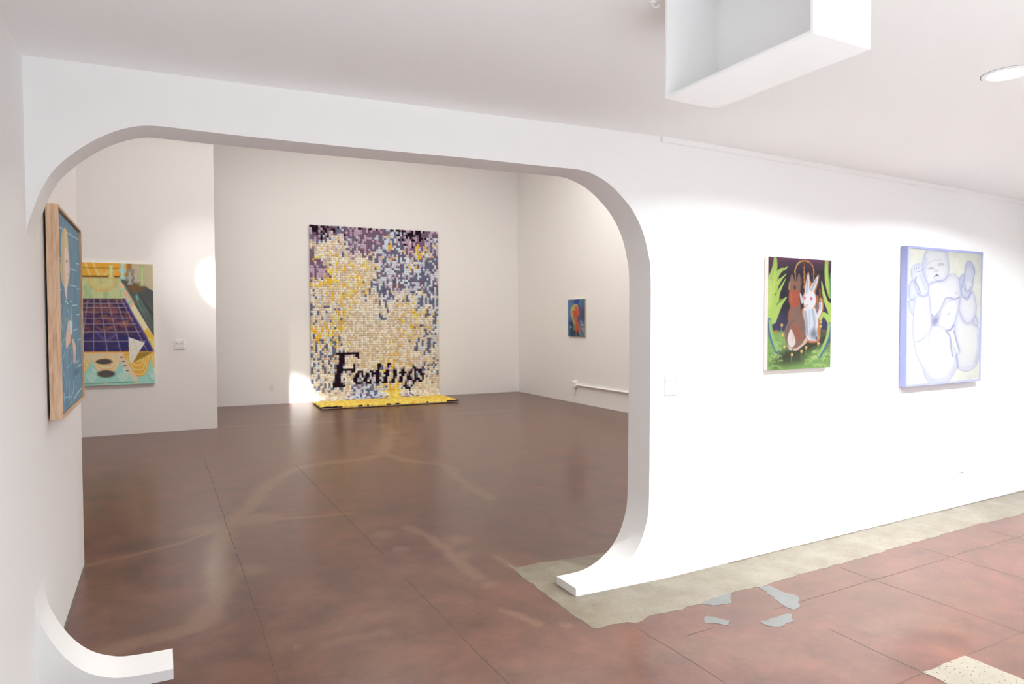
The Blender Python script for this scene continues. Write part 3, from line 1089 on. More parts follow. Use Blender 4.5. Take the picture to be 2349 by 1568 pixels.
    c.stroke([(630, 930), (662, 1040), (684, 1130)], BL, 11, 5, .9)
    c.stroke([(650, 1180), (662, 1240), (672, 1300)], BL, 11, 5, .8)
    c.stroke([(330, 1320), (380, 1400), (440, 1440)], (206, 208, 230), 34, 18, .7); c.stroke([(880, 980), (884, 1100), (850, 1240)], (194, 198, 226), 30, 16, .7)
    c.stroke([(600, 1380), (640, 1280)], (214, 212, 232), 40, 20, .6)
    # right-hand leg and foot
    limb([(712, 575), (690, 680), (694, 750), (735, 840), (775, 862), (830, 820), (856, 730), (852, 640), (822, 545), (770, 610)])
    limb([(822, 830), (850, 792), (874, 850), (866, 886), (830, 868)], (216, 214, 232))
    limb([(708, 530), (735, 440), (748, 350), (764, 262), (800, 244), (838, 300), (842, 350), (826, 460), (812, 530), (770, 605), (722, 590)], (210, 212, 232), DK)
    for x0, y0 in ((772, 262), (792, 256), (812, 276), (826, 300), (836, 338)):
        c.blob((x0, y0 + 10), 9, 18, (206, 208, 232), .3); c.stroke([(x0 + 9, y0), (x0 + 8, y0 + 34)], DK, 6, 3, .9)
    c.blob((784, 480), 26, 50, (232, 232, 236), .6, .9); c.stroke([(745, 480), (752, 530), (780, 545), (806, 500)], DK, 9, 4, .8)
    c.blob((790, 380), 26, 44, (220, 220, 234), .7, .7); c.stroke([(720, 600), (770, 625), (808, 560)], BL, 8, 4, .7)
    c.grain(.01, 4)
    return c


def paint_pool():
    q = [(-921, 88), (1662, 145), (1725, 2838), (-921, 2925)]
    c = Canvas(q, 250, 300, (140, 190, 172), (205, 197, 188))
    C = 370.0
    OR, LO = (214, 148, 22), (232, 186, 104)
    sy = lambda pts: [(2 * C - x, y) for x, y in pts]
    c.fill([(-1000, 0), (1180, 0), (1180, 440), (-1000, 440)], OR, 6, 1, False)
    for x in (-760, -520, -300, -60, 150, 330):
        c.stroke([(x, 110), (x + 60, 260), (x + 120, 410)], LO, 46, 14, .75)
    for r in (70, 130, 190):
        c.stroke([(570 - r, 240), (570 - r * .6, 290 + r * .5), (600, 320 + r * .4), (560 + r, 260)], LO, 22, 9, .6)
    c.stroke([(-1000, 215), (900, 238)], (130, 100, 30), 16, 6, .9)
    c.fill([(-1000, 445), (930, 445), (1010, 910), (-1000, 910)], (178, 182, 124), 5, 1, False)
    c.cloud(120, 260, (132, 164, 120), .7, 21, .45, [(-1000, 450), (950, 450), (1000, 905), (-1000, 905)])
    for r, col in ((310, (204, 156, 76)), (250, (196, 176, 100)), (180, (204, 182, 112)), (110, (196, 172, 100))):
        c.stroke([(540 + r * math.cos(t), 470 + r * .86 * math.sin(t)) for t in np.linspace(0, math.pi, 14)], col, 48, 16, .75)
    c.stroke([(505, 460), (500, 760)], (168, 130, 70), 16, 8, .7); c.stroke([(140, 600), (150, 890)], (140, 144, 100), 14, 8, .6)
    c.stroke([(-1000, 410), (950, 425)], (104, 76, 30), 40, 8, .95)
    c.stroke([(-1000, 452), (900, 460)], (204, 140, 50), 16, 6, .8)
    # right wall, dark side, curb
    c.fill([(1180, 60), (1800, 60), (1800, 800), (1500, 640), (1180, 500)], (176, 160, 124), 6, 1, False)
    c.fill([(1080, 60), (1190, 60), (1190, 260), (1080, 260)], (150, 96, 50), 20, .9, False)
    c.fill([(930, 470), (1100, 520), (1500, 636), (1800, 800), (1800, 2000), (1690, 1880), (1560, 1590), (1200, 980)], (80, 82, 80), 6, 1, False)
    for i in range(46):
        t = random.random()
        x = 1050 + 560 * t
        y = 640 + 500 * t + random.uniform(-120, 320)
        c.stroke([(x, y), (x + 120, y + 210), (x + 250, y + 430)], random.choice([(100, 104, 104), (60, 62, 64), (92, 98, 84), (84, 112, 98), (70, 72, 84)]), 22, 10, .5)
    c.stroke([(1300, 850), (1320, 920)], (110, 170, 140), 44, 16, .8); c.stroke([(1310, 950), (1400, 1120), (1480, 1200)], (96, 132, 100), 40, 20, .6)
    c.fill([(915, 575), (985, 575), (1110, 790), (1260, 1050), (1570, 1560), (1720, 1800), (1720, 2110), (1655, 2070), (1375, 1570), (1015, 915)], (226, 196, 150), 6, 1, False)
    for i in range(14):
        t = i / 13 * .5
        x, y = 930 + 330 * t * 1.5, 600 + 560 * t * 1.5
        c.stroke([(x - 10, y + 60), (x + 60, y - 10)], random.choice([(214, 142, 104), (150, 170, 148), (116, 180, 156), (206, 170, 130)]), 42, 14, .75)
    c.stroke([(1090, 1060), (1180, 960)], (112, 180, 152), 56, 12, .9)
    c.fill([(1530, 1555), (1720, 1790), (1720, 2110), (1690, 2070), (1455, 1690)], (212, 170, 38), 8, 1, False)
    for r in (30, 75, 120):
        c.stroke([(1560, 1780 + r * .4), (1600, 1800 + r), (1650, 1790 + r * 1.4), (1690, 1880 + r)], (232, 208, 130), 20, 8, .8)
    for P in ([(930, 470), (1100, 520), (1100, 60), (930, 60)],): pass
    # pool
    pool = [(-290, 915), (1015, 915), (1672, 2110), (-1000, 2110)]
    c.fill(sy([(915, 575), (985, 575), (1720, 1800), (1720, 2110), (1655, 2070), (1015, 915)]), (214, 186, 140), 6, 1, False)
    c.fill(pool, (64, 50, 74), 5, 1, False)
    c.cloud(190, 90, (128, 74, 66), .8, 31, .42, pool)
    c.cloud(150, 60, (46, 44, 86), .8, 41, .50, pool)
    c.cloud(120, 50, (150, 96, 74), .55, 51, .62, pool)
    c.fill([(-1000, 1700), (1450, 1700), (1672, 2110), (-1000, 2110)], (48, 50, 98), 70, .85, False)
    c.stroke([(1020, 930), (1200, 1260), (1430, 1640), (1660, 2090)], (50, 52, 120), 70, 16, .9)
    c.stroke([(400, 1540), (560, 1620), (760, 1530)], (150, 96, 84), 40, 18, .6); c.stroke([(380, 1640), (600, 1840), (830, 1720)], (116, 92, 130), 50, 22, .6)
    c.stroke([(420, 1680), (590, 1820), (800, 1690)], (70, 64, 130), 46, 16, .7)
    LN = (156, 138, 150)
    for y in (1015, 1105, 1210, 1345, 1475, 1655, 1868):
        e = 1015 + (y - 915) * .55
        c.stroke([(2 * C - e, y - 8), (C, y), (e - 30, y - 4)], LN, 17, 5, .65)
    for x0, x1 in ((480, 635), (655, 935), (840, 1240), (960, 1550), (345, 320), (205, 40), (60, -250), (-100, -560)):
        c.stroke([(x0, 925), ((x0 + x1) / 2, 1517), (x1, 2105)], LN, 20, 6, .6)
    c.stroke([(-290, 912), (1015, 912)], (62, 40, 46), 14, 5, .8)
    # scalloped lower band
    c.fill([(-1000, 2115), (1800, 2108), (1800, 2200), (-1000, 2200)], (206, 178, 90), 10, 1, False)
    c.stroke([(-1000, 2118), (1680, 2108)], (206, 130, 36), 22, 8, .9)

    def scallop(x0, x1, yb, col, col2):
        xm = (x0 + x1) / 2
        c.fill([(x0, 2140), (x1, 2140), (x1 - 20, 2320), (xm + (x1 - xm) * .6, yb - 60), (xm, yb), (xm - (xm - x0) * .6, yb - 60), (x0 + 20, 2320)], col, 6)
        for k in (.9, .7, .5, .3):
            c.stroke([(xm + (x - xm) * k, 2160 + (y - 2160) * k) for x, y in ((x0 + 10, 2200), (xm - (xm - x0) * .6, yb - 60), (xm, yb - 6), (xm + (x1 - xm) * .6, yb - 60), (x1 - 10, 2200))], col2, 26, 9, .75)
    scallop(-1000, -430, 2600, (222, 160, 70), (236, 204, 150))
    scallop(-420, 270, 2620, (222, 170, 90), (234, 196, 140))
    scallop(275, 950, 2600, (220, 172, 116), (234, 206, 160))
    scallop(1040, 1625, 2680, (214, 150, 40), (234, 200, 120))
    scallop(1625, 2100, 2640, (220, 160, 60), (234, 200, 120))
    c.fill([(-1000, 2130), (1010, 2160), (920, 2250), (640, 2180), (300, 2290), (-1000, 2260)], (190, 182, 146), 16, .75, False)
    for x0 in (-560, 270, 980, 1680):
        for r in (40, 90, 140):
            c.stroke([(x0 - r * .8, 2560 + r * .6), (x0, 2640 + r), (x0 + r * .8, 2560 + r * .6), (x0 + r * .4, 2500)], random.choice([(186, 206, 182), (120, 178, 158), (206, 212, 186)]), 24, 9, .7)
    c.stroke([(920, 2180), (1060, 2420), (1180, 2600), (1270, 2740)], (214, 180, 150), 120, 14, .9)
    for (x, y) in ((955, 2232), (1000, 2328), (1036, 2426), (1086, 2540)):
        c.blob((x, y), 36, 17, (96, 78, 68), .4, .95)
    c.blob((565, 2330), 185, 66, (84, 74, 74), .18); c.blob((470, 2335), 100, 44, (84, 74, 74), .3)
    c.blob((600, 2612), 210, 88, (86, 78, 70), .18); c.stroke([(600, 2570), (760, 2590)], (72, 66, 90), 30, 12, .7)
    # folded towel and its shadow
    c.fill([(1360, 2122), (1674, 2108), (1480, 2230), (1215, 2356)], (140, 112, 40), 6, .95, False)
    c.fill([(1115, 1772), (1490, 1905), (1330, 2140), (1190, 2376), (1150, 2370), (1130, 2100)], (216, 210, 200), 5, 1, False)
    for P in ([(1120, 1960), (1260, 1860)], [(1160, 2090), (1300, 2010), (1440, 1900)], [(1180, 2240), (1340, 2130)], [(1240, 1830), (1300, 2020), (1330, 2110)], [(1150, 1960), (1190, 2240), (1200, 2350)]):
        c.stroke(P, (182, 180, 84), 16, 6, .8)
    c.stroke([(-1000, 2870), (120, 2842), (700, 2822), (1280, 2800)], (96, 104, 92), 20, 8, .8)
    c.stroke([(540, 2870), (620, 2830)], (200, 176, 96), 40, 12, .8); c.stroke([(1280, 2810), (1340, 2850)], (204, 180, 100), 40, 12, .8)
    # lamps
    def lamp(x, y0, y1, r, col, col2):
        h = y1 - y0
        c.fill([(x - r * .6, y0), (x + r * .6, y0), (x + r * .45, y0 + h * .3), (x + r, y0 + h * .52), (x + r * .35, y0 + h * .78), (x + r * .9, y1), (x - r * .9, y1), (x - r * .35, y0 + h * .78), (x - r, y0 + h * .52), (x - r * .45, y0 + h * .3)], col, 8)
        c.stroke([(x, y0 + h * .1), (x - r * .1, y0 + h * .5), (x, y0 + h * .9)], col2, r * .5, 12, .7)
    c.blob((1290, 650), 200, 110, (116, 84, 48), .4, .85); c.blob((1150, 450), 130, 160, (100, 84, 62), .5, .8)
    lamp(730, 170, 445, 78, (178, 180, 116), (206, 200, 110)); lamp(988, 100, 460, 90, (150, 180, 166), (170, 196, 184))
    lamp(1150, 270, 590, 70, (150, 144, 136), (170, 164, 156)); lamp(1290, 250, 520, 60, (168, 158, 136), (176, 166, 150))
    lamp(1430, 190, 630, 74, (150, 166, 110), (188, 192, 124))
    c.stroke([(1090, 290), (1240, 280)], (110, 104, 90), 36, 16, .7); c.stroke([(1380, 640), (1480, 630)], (70, 70, 66), 24, 12, .7)
    c.stroke([(130, 130), (100, 400)], (150, 150, 80), 30, 12, .6)
    c.grain(.035, 8)
    return c


def paint_bather():
    q = [(252, 120), (545, 455), (568, 2712), (294, 2935)]
    c = Canvas(q, 240, 300, (92, 124, 141), (205, 200, 195))
    D = 1452
    c.cloud(14, 260, (104, 138, 152), .6, 61, .45); c.cloud(10, 400, (78, 110, 130), .5, 71, .5)
    c.fill([(240, 1260), (330, 1260), (330, 1450), (240, 1450)], (80, 112, 132), 10, .7, False)
    PALE = (178, 194, 198)
    for P in ([(258, 355), (340, 410)], [(395, 452), (460, 500), (540, 552)], [(262, 805), (315, 826)], [(430, 965), (505, 990)], [(512, 890), (548, 900)], [(430, 1195), (508, 1212)],
              [(265, 1255), (320, 1255)], [(515, 1245), (545, 1250)], [(455, 1475), (512, 1472)], [(515, 155 + D), (550, 148 + D)], [(462, 370 + D), (520, 348 + D)], [(520, 505 + D), (556, 488 + D)],
              [(495, 808 + D), (525, 780 + D)], [(525, 862 + D), (560, 840 + D)], [(290, 1080 + D), (325, 1050 + D)], [(470, 1280 + D), (520, 1210 + D), (560, 1160 + D)], [(360, 1255 + D), (430, 1255 + D)], [(275, 225 + D), (290, 215 + D)], [(282, 655 + D), (298, 645 + D)]):
        c.stroke(P, random.choice([PALE, (196, 186, 170), (160, 190, 196)]), 11, 4, .85)
    LB = (138, 178, 186)
    for P in ([(320, 10 + D), (298, 140 + D), (320, 280 + D), (335, 370 + D)], [(350, 465 + D), (300, 650 + D), (320, 740 + D), (345, 700 + D), (368, 560 + D)], [(310, 760 + D), (330, 900 + D), (350, 980 + D)],
              [(375, 1000 + D), (375, 1150 + D)], [(405, 1010 + D), (402, 1300 + D)], [(380, 860 + D), (400, 860 + D), (450, 780 + D)], [(420, 590 + D), (385, 670 + D), (380, 740 + D)], [(460, 1040 + D), (462, 1160 + D), (440, 1240 + D)], [(340, 1200 + D), (350, 1330 + D)], [(395, 80 + D), (420, 150 + D)]):
        c.stroke(P, LB, 7, 4, .75)
    c.fill([(470, 900 + D), (535, 880 + D), (535, 960 + D), (475, 985 + D)], (72, 102, 122), 8, .8, False)
    HA = (186, 166, 124)
    c.fill([(365, 390), (390, 430), (406, 560), (412, 700), (426, 900), (424, 1030), (412, 1130), (396, 1215), (360, 1222), (330, 1150), (312, 1030), (304, 920), (318, 820), (320, 640), (332, 470)], HA, 7)
    c.stroke([(345, 470), (340, 700), (330, 960), (345, 1150)], (166, 146, 104), 16, 8, .7); c.stroke([(375, 430), (392, 620), (402, 800)], (200, 184, 140), 14, 8, .7)
    c.fill([(366, 700), (396, 690), (410, 780), (414, 960), (404, 1100), (392, 1200), (384, 1390), (366, 1300), (358, 1215), (372, 1120), (362, 950)], (204, 180, 172), 6)
    c.stroke([(380, 848), (382, 875)], (110, 96, 120), 8, 4, .9); c.stroke([(398, 845), (400, 870)], (110, 96, 120), 8, 4, .9); c.stroke([(384, 1036), (400, 1040)], (130, 90, 120), 9, 4, .8); c.stroke([(386, 1052), (398, 1054)], (150, 110, 130), 7, 4, .8)
    c.stroke([(390, 890), (394, 980)], (184, 156, 150), 6, 4, .7)
    c.blob((375, 1412), 7, 10, (190, 210, 210), .5); c.blob((392, 1442), 9, 10, (160, 200, 200), .5); c.blob((438, 1418), 8, 10, (150, 196, 206), .5)
    SKN = (204, 166, 146)
    c.fill([(402, 230 + D), (420, 300 + D), (430, 400 + D), (424, 520 + D), (400, 570 + D), (380, 612 + D), (368, 490 + D), (384, 330 + D)], SKN, 6)
    c.fill([(448, 470 + D), (470, 510 + D), (492, 590 + D), (490, 720 + D), (484, 800 + D), (464, 812 + D), (462, 700 + D), (456, 580 + D)], SKN, 6)
    c.stroke([(474, 640 + D), (476, 760 + D)], (130, 124, 130), 7, 4, .7); c.blob((408, 360 + D), 8, 14, (150, 130, 120), .6, .7)
    c.fill([(414, 225 + D), (456, 235 + D), (446, 430 + D), (426, 405 + D)], (168, 198, 210), 5, 1, False)
    c.stroke([(446, 50 + D), (448, 200 + D)], (118, 164, 140), 12, 4, .9); c.stroke([(436, 170 + D), (440, 250 + D)], (190, 160, 120), 12, 4, .8)
    c.stroke([(362, 250 + D), (375, 205 + D), (412, 200 + D)], (176, 166, 96), 8, 4, .85)
    c.grain(.02, 12)
    return c


def paint_portrait():
    q = [(116, 178), (697, 155), (702, 1447), (116, 1422)]
    c = Canvas(q, 110, 150, (58, 84, 112), (212, 201, 188))
    c.fill([(310, 120), (520, 120), (470, 700), (250, 900), (280, 400)], (44, 58, 122), 70, .95, False)
    c.fill([(100, 200), (300, 250), (210, 800), (100, 1100)], (74, 112, 142), 60, .9, False)
    c.stroke([(570, 170), (520, 330)], (84, 116, 130), 70, 40, .8); c.stroke([(650, 200), (600, 520)], (72, 104, 120), 80, 50, .7)
    c.fill([(540, 450), (720, 400), (720, 900), (500, 900)], (60, 70, 84), 70, .8, False)
    c.stroke([(570, 420), (510, 640), (480, 900)], (104, 72, 100), 70, 50, .7)
    c.fill([(160, 930), (310, 930), (350, 1150), (520, 1150), (520, 1440), (190, 1440)], (48, 58, 72), 50, .95, False)
    c.fill([(540, 1000), (720, 900), (720, 1450), (540, 1450)], (70, 106, 112), 50, .9, False)
    c.fill([(100, 1050), (170, 1050), (180, 1440), (100, 1440)], (72, 110, 118), 40, .8, False)
    c.stroke([(140, 190), (320, 190)], (80, 92, 84), 50, 26, .8)
    c.fill([(360, 330), (430, 345), (462, 420), (460, 520), (400, 560), (300, 600), (290, 760), (330, 900), (340, 1010), (300, 980), (250, 800), (212, 650), (225, 490), (280, 380)], (176, 140, 66), 20)
    c.fill([(360, 420), (410, 390), (450, 470), (470, 540), (488, 600), (478, 700), (440, 760), (430, 840), (430, 900), (500, 1010), (540, 1150), (530, 1320), (490, 1340), (470, 1200), (400, 1300), (380, 1230), (390, 1100), (350, 980), (360, 820), (330, 720), (280, 660), (280, 600), (340, 540)], (178, 78, 44), 18)
    c.blob((310, 630), 40, 50, (190, 70, 56), .6, .9); c.blob((400, 660), 50, 80, (160, 62, 38), .6, .7); c.blob((300, 565), 30, 20, (80, 70, 70), .6, .8)
    c.stroke([(460, 570), (470, 680)], (190, 92, 44), 40, 18, .7); c.stroke([(300, 720), (340, 860), (350, 1060)], (156, 120, 62), 50, 24, .8)
    c.fill([(340, 1040), (380, 1060), (370, 1200), (330, 1220), (310, 1180)], (134, 118, 70), 20, .9)
    c.stroke([(430, 960), (450, 1120), (420, 1240)], (140, 62, 40), 60, 30, .6)
    for (x, y, r, k) in ((562, 922, 26, 0), (588, 1030, 26, 0), (616, 1170, 26, 0), (660, 1240, 22, 0), (655, 1050, 20, 0), (220, 1112, 26, 0), (622, 955, 28, 1), (180, 860, 24, 1), (660, 190, 18, 1)):
        c.blob((x, y), r, r * 1.15, ((186, 186, 184), (130, 60, 84))[k], .8, .55)
    c.stroke([(540, 1350), (560, 1430)], (116, 130, 90), 40, 20, .8); c.stroke([(390, 1350), (410, 1420)], (100, 120, 90), 34, 18, .7)
    c.grain(.05, 14)
    return c


# hang them ---------------------------------------------------------------
def pic_on_wall(crop, quad_px, plane, off):
    """corner points of a picture face, standing off metres in front of wall plane"""
    a, b = np.array(plane[0], float), np.array(plane[1], float)
    d = (b - a) / np.linalg.norm(b - a)
    n = np.array([d[1], -d[0]])
    a2, b2 = a + n * off, b + n * off
    pts = [on_plane((crop[0] + x / crop[2], crop[1] + y / crop[2]), a2, b2) for x, y in quad_px]
    w = np.linalg.norm(((pts[1] + pts[2]) / 2 - (pts[0] + pts[3]) / 2)[:2])
    h = ((pts[0] + pts[1]) / 2 - (pts[2] + pts[3]) / 2)[2]
    ctr = sum(pts) / 4
    ctr[:2] -= n * off
    return ctr, w, h, n


# rabbits
ctr, w, h, n = pic_on_wall((1730, 560, 5.057), [(172, 140), (903, 190), (880, 1425), (147, 1467)], (A1, A2), 0.035)
r = hang('canvas_painting', ctr, w, h, n, 'unframed painting of a brown and a white rabbit among green plants')
stretched(r, paint_rabbits(), w, h, 0.035, MAT_CANVASEDGE)

# baby, in a lilac box frame
ctr, w, h, n = pic_on_wall((2040, 540, 4.2375), [(180, 97), (920, 163), (880, 1410), (155, 1475)], (A1, A2), 0.055)
r = hang('framed_painting', ctr, w, h, n, 'pale blue painting of a baby in a slim lilac frame')
fw = 0.018
f = link('painted_face', paint_baby().mesh('painted_face', w - 2 * fw, h - 2 * fw), MAT_PAINT, r)
f.location = (0, -0.052, fw)
for (x0, x1, z0, z1) in ((-w / 2, -w / 2 + fw, 0, h), (w / 2 - fw, w / 2, 0, h), (-w / 2 + fw, w / 2 - fw, 0, fw), (-w / 2 + fw, w / 2 - fw, h - fw, h)):
    box('frame_rail', x0, x1, -0.056, -0.004, z0, z1, MAT_LILAC, r, bevel=0.0015)
box('backing_board', -w / 2 + fw, w / 2 - fw, -0.020, -0.010, fw, h - fw, MAT_CANVASEDGE, r)

# pool interior on the partition
ctr, w, h, n = pic_on_wall((180, 590, 9.8), [(-921, 88), (1662, 145), (1725, 2838), (-921, 2925)], ((-3.0, PY), (PX, PY)), 0.04)
r = hang('canvas_painting', ctr, w, h, n, 'large unframed painting of a tiled indoor pool with orange drapes')
stretched(r, paint_pool(), w, h, 0.04, plain('ochre_canvas_edge', tuple(lin((214, 204, 186))), 0.8, scale=60, vary=0.08))

# small portrait on the right wall of the rear room
pts = [on_x((1295 + x / 14.93, 675 + y / 14.93), XR - 0.03) for x, y in [(116, 178), (697, 155), (702, 1447), (116, 1422)]]
ctr = sum(pts) / 4
ctr[0] = XR
w = abs(((pts[1] + pts[2]) / 2 - (pts[0] + pts[3]) / 2)[1])
h = ((pts[0] + pts[1]) / 2 - (pts[2] + pts[3]) / 2)[2]
r = hang('canvas_painting', ctr, w, h, (-1, 0), 'small blue painting of a red-faced figure in profile')
stretched(r, paint_portrait(), w, h, 0.03, plain('ochre_linen_edge', tuple(lin((206, 180, 140))), 0.8, scale=60, vary=0.1))

# bather in a deep maple frame on the left wall
Y0, Y1, Z0, Z1 = 3.74, 4.745, 1.127, 2.131
r = hang('framed_painting', (XL, (Y0 + Y1) / 2, (Z0 + Z1) / 2), Y1 - Y0, Z1 - Z0, (1, 0), 'blue painting of a long-haired bather in a deep maple frame')
w, h = Y1 - Y0, Z1 - Z0
fw, dep = 0.013, 0.060
f = link('painted_face', paint_bather().mesh('painted_face', w - 2 * fw - 0.012, h - 2 * fw - 0.012), MAT_PAINT, r)
f.location = (0, -dep + 0.012, fw + 0.006)
box('backing_board', -w / 2 + fw, w / 2 - fw, -dep + 0.018, -dep + 0.026, fw, h - fw, MAT_DARK, r)
for (x0, x1, z0, z1) in ((-w / 2, -w / 2 + fw, 0, h), (w / 2 - fw, w / 2, 0, h), (-w / 2 + fw, w / 2 - fw, 0, fw), (-w / 2 + fw, w / 2 - fw, h - fw, h)):
    box('frame_rail', x0, x1, -dep, -0.010, z0, z1, MAT_WOOD, r, bevel=0.001)
box('hanging_cleat', -w / 2 + 0.05, w / 2 - 0.05, -0.022, -0.0005, h - 0.12, h - 0.05, MAT_DARK, r)

# ------------------------------------------------------------------ tufted wall hanging with the word Feelings
PAL = {'K': (34, 22, 30), 'P': (122, 92, 110), 'p': (184, 158, 172), 'G': (104, 106, 124), 'g': (198, 200, 206),
       'T': (204, 182, 152), 't': (228, 212, 190), 'Y': (226, 176, 66), 'y': (236, 202, 104)}
MIX = {'k': 'KKKKKPPPpp', 'm': 'PPPPPppppG', 'n': 'PPPppGGggg', 'b': 'GGGGGggggP', 'l': 'ggggggGGGp', 'w': 'ggggGGGPYp',
       'c': 'TTTTTttttt', 'y': 'TTTTtttYYy', 'Y': 'YYYYyyyyyt', 's': 'TTTTtttGGg', 'S': 'TTtttGGGgg', 'z': 'TTtttGGYYy'}
MAP = ["kkknmmmmnwlkkkmm", "mbccnnmmnwlmmmmw", "ycccnnmmwwnmmyyw", "myyyccccwwnlywbb", "mmyyyyyyblnbwbbb",
       "mmYcyycsblnlbbbm", "yyycyyzblnnlbbbb", "scyyyycsbbsSsSSb", "ssyyycccsScyySSb", "sssyycccsscyyyzS",
       "sssyccccsccyyczS", "yyyycccccccyyyss", "zzzzccccccyycsSS", "zzSyccccccyccsss", "sSsscccccyyyccss",
       "sssscccccyyyssSS", "ssssslsllyyssssS", "ssssslllyyyssccc", "sssscllllYYscccc", "ccccnbbbbyYnbccc"]
# black knots of the word, row -> spans of columns (inclusive)
WORD = {0: [(2, 12)], 1: [(3, 5), (11, 12)], 2: [(3, 5), (12, 12)], 3: [(3, 5)], 4: [(3, 5)],
        5: [(2, 4), (10, 10), (22, 23), (27, 28)], 6: [(2, 4), (10, 10), (22, 23), (27, 27)],
        7: [(2, 10), (22, 22), (40, 41), (45, 45)], 8: [(2, 4), (9, 10), (12, 14), (18, 19), (21, 22), (26, 27), (30, 31), (34, 35), (39, 39), (41, 42), (43, 44)],
        9: [(1, 3), (11, 12), (14, 14), (16, 17), (19, 20), (21, 22), (25, 27), (30, 31), (33, 36), (38, 39), (41, 41), (43, 44)],
        10: [(1, 3), (11, 12), (14, 14), (16, 17), (19, 19), (21, 22), (26, 27), (30, 31), (34, 35), (38, 38), (41, 41), (44, 45)],
        11: [(1, 3), (10, 11), (15, 16), (21, 22), (25, 26), (30, 30), (33, 34), (37, 38), (41, 41), (45, 45)],
        12: [(1, 3), (10, 11), (15, 16), (18, 18), (21, 23), (25, 26), (29, 30), (33, 34), (37, 39), (41, 41), (42, 43), (45, 45)],
        13: [(0, 4), (11, 13), (16, 18), (21, 22), (24, 26), (29, 30), (33, 34), (40, 41), (43, 44)],
        14: [(0, 5), (36, 36), (40, 40)], 15: [(35, 36), (39, 39)], 16: [(36, 38)]}


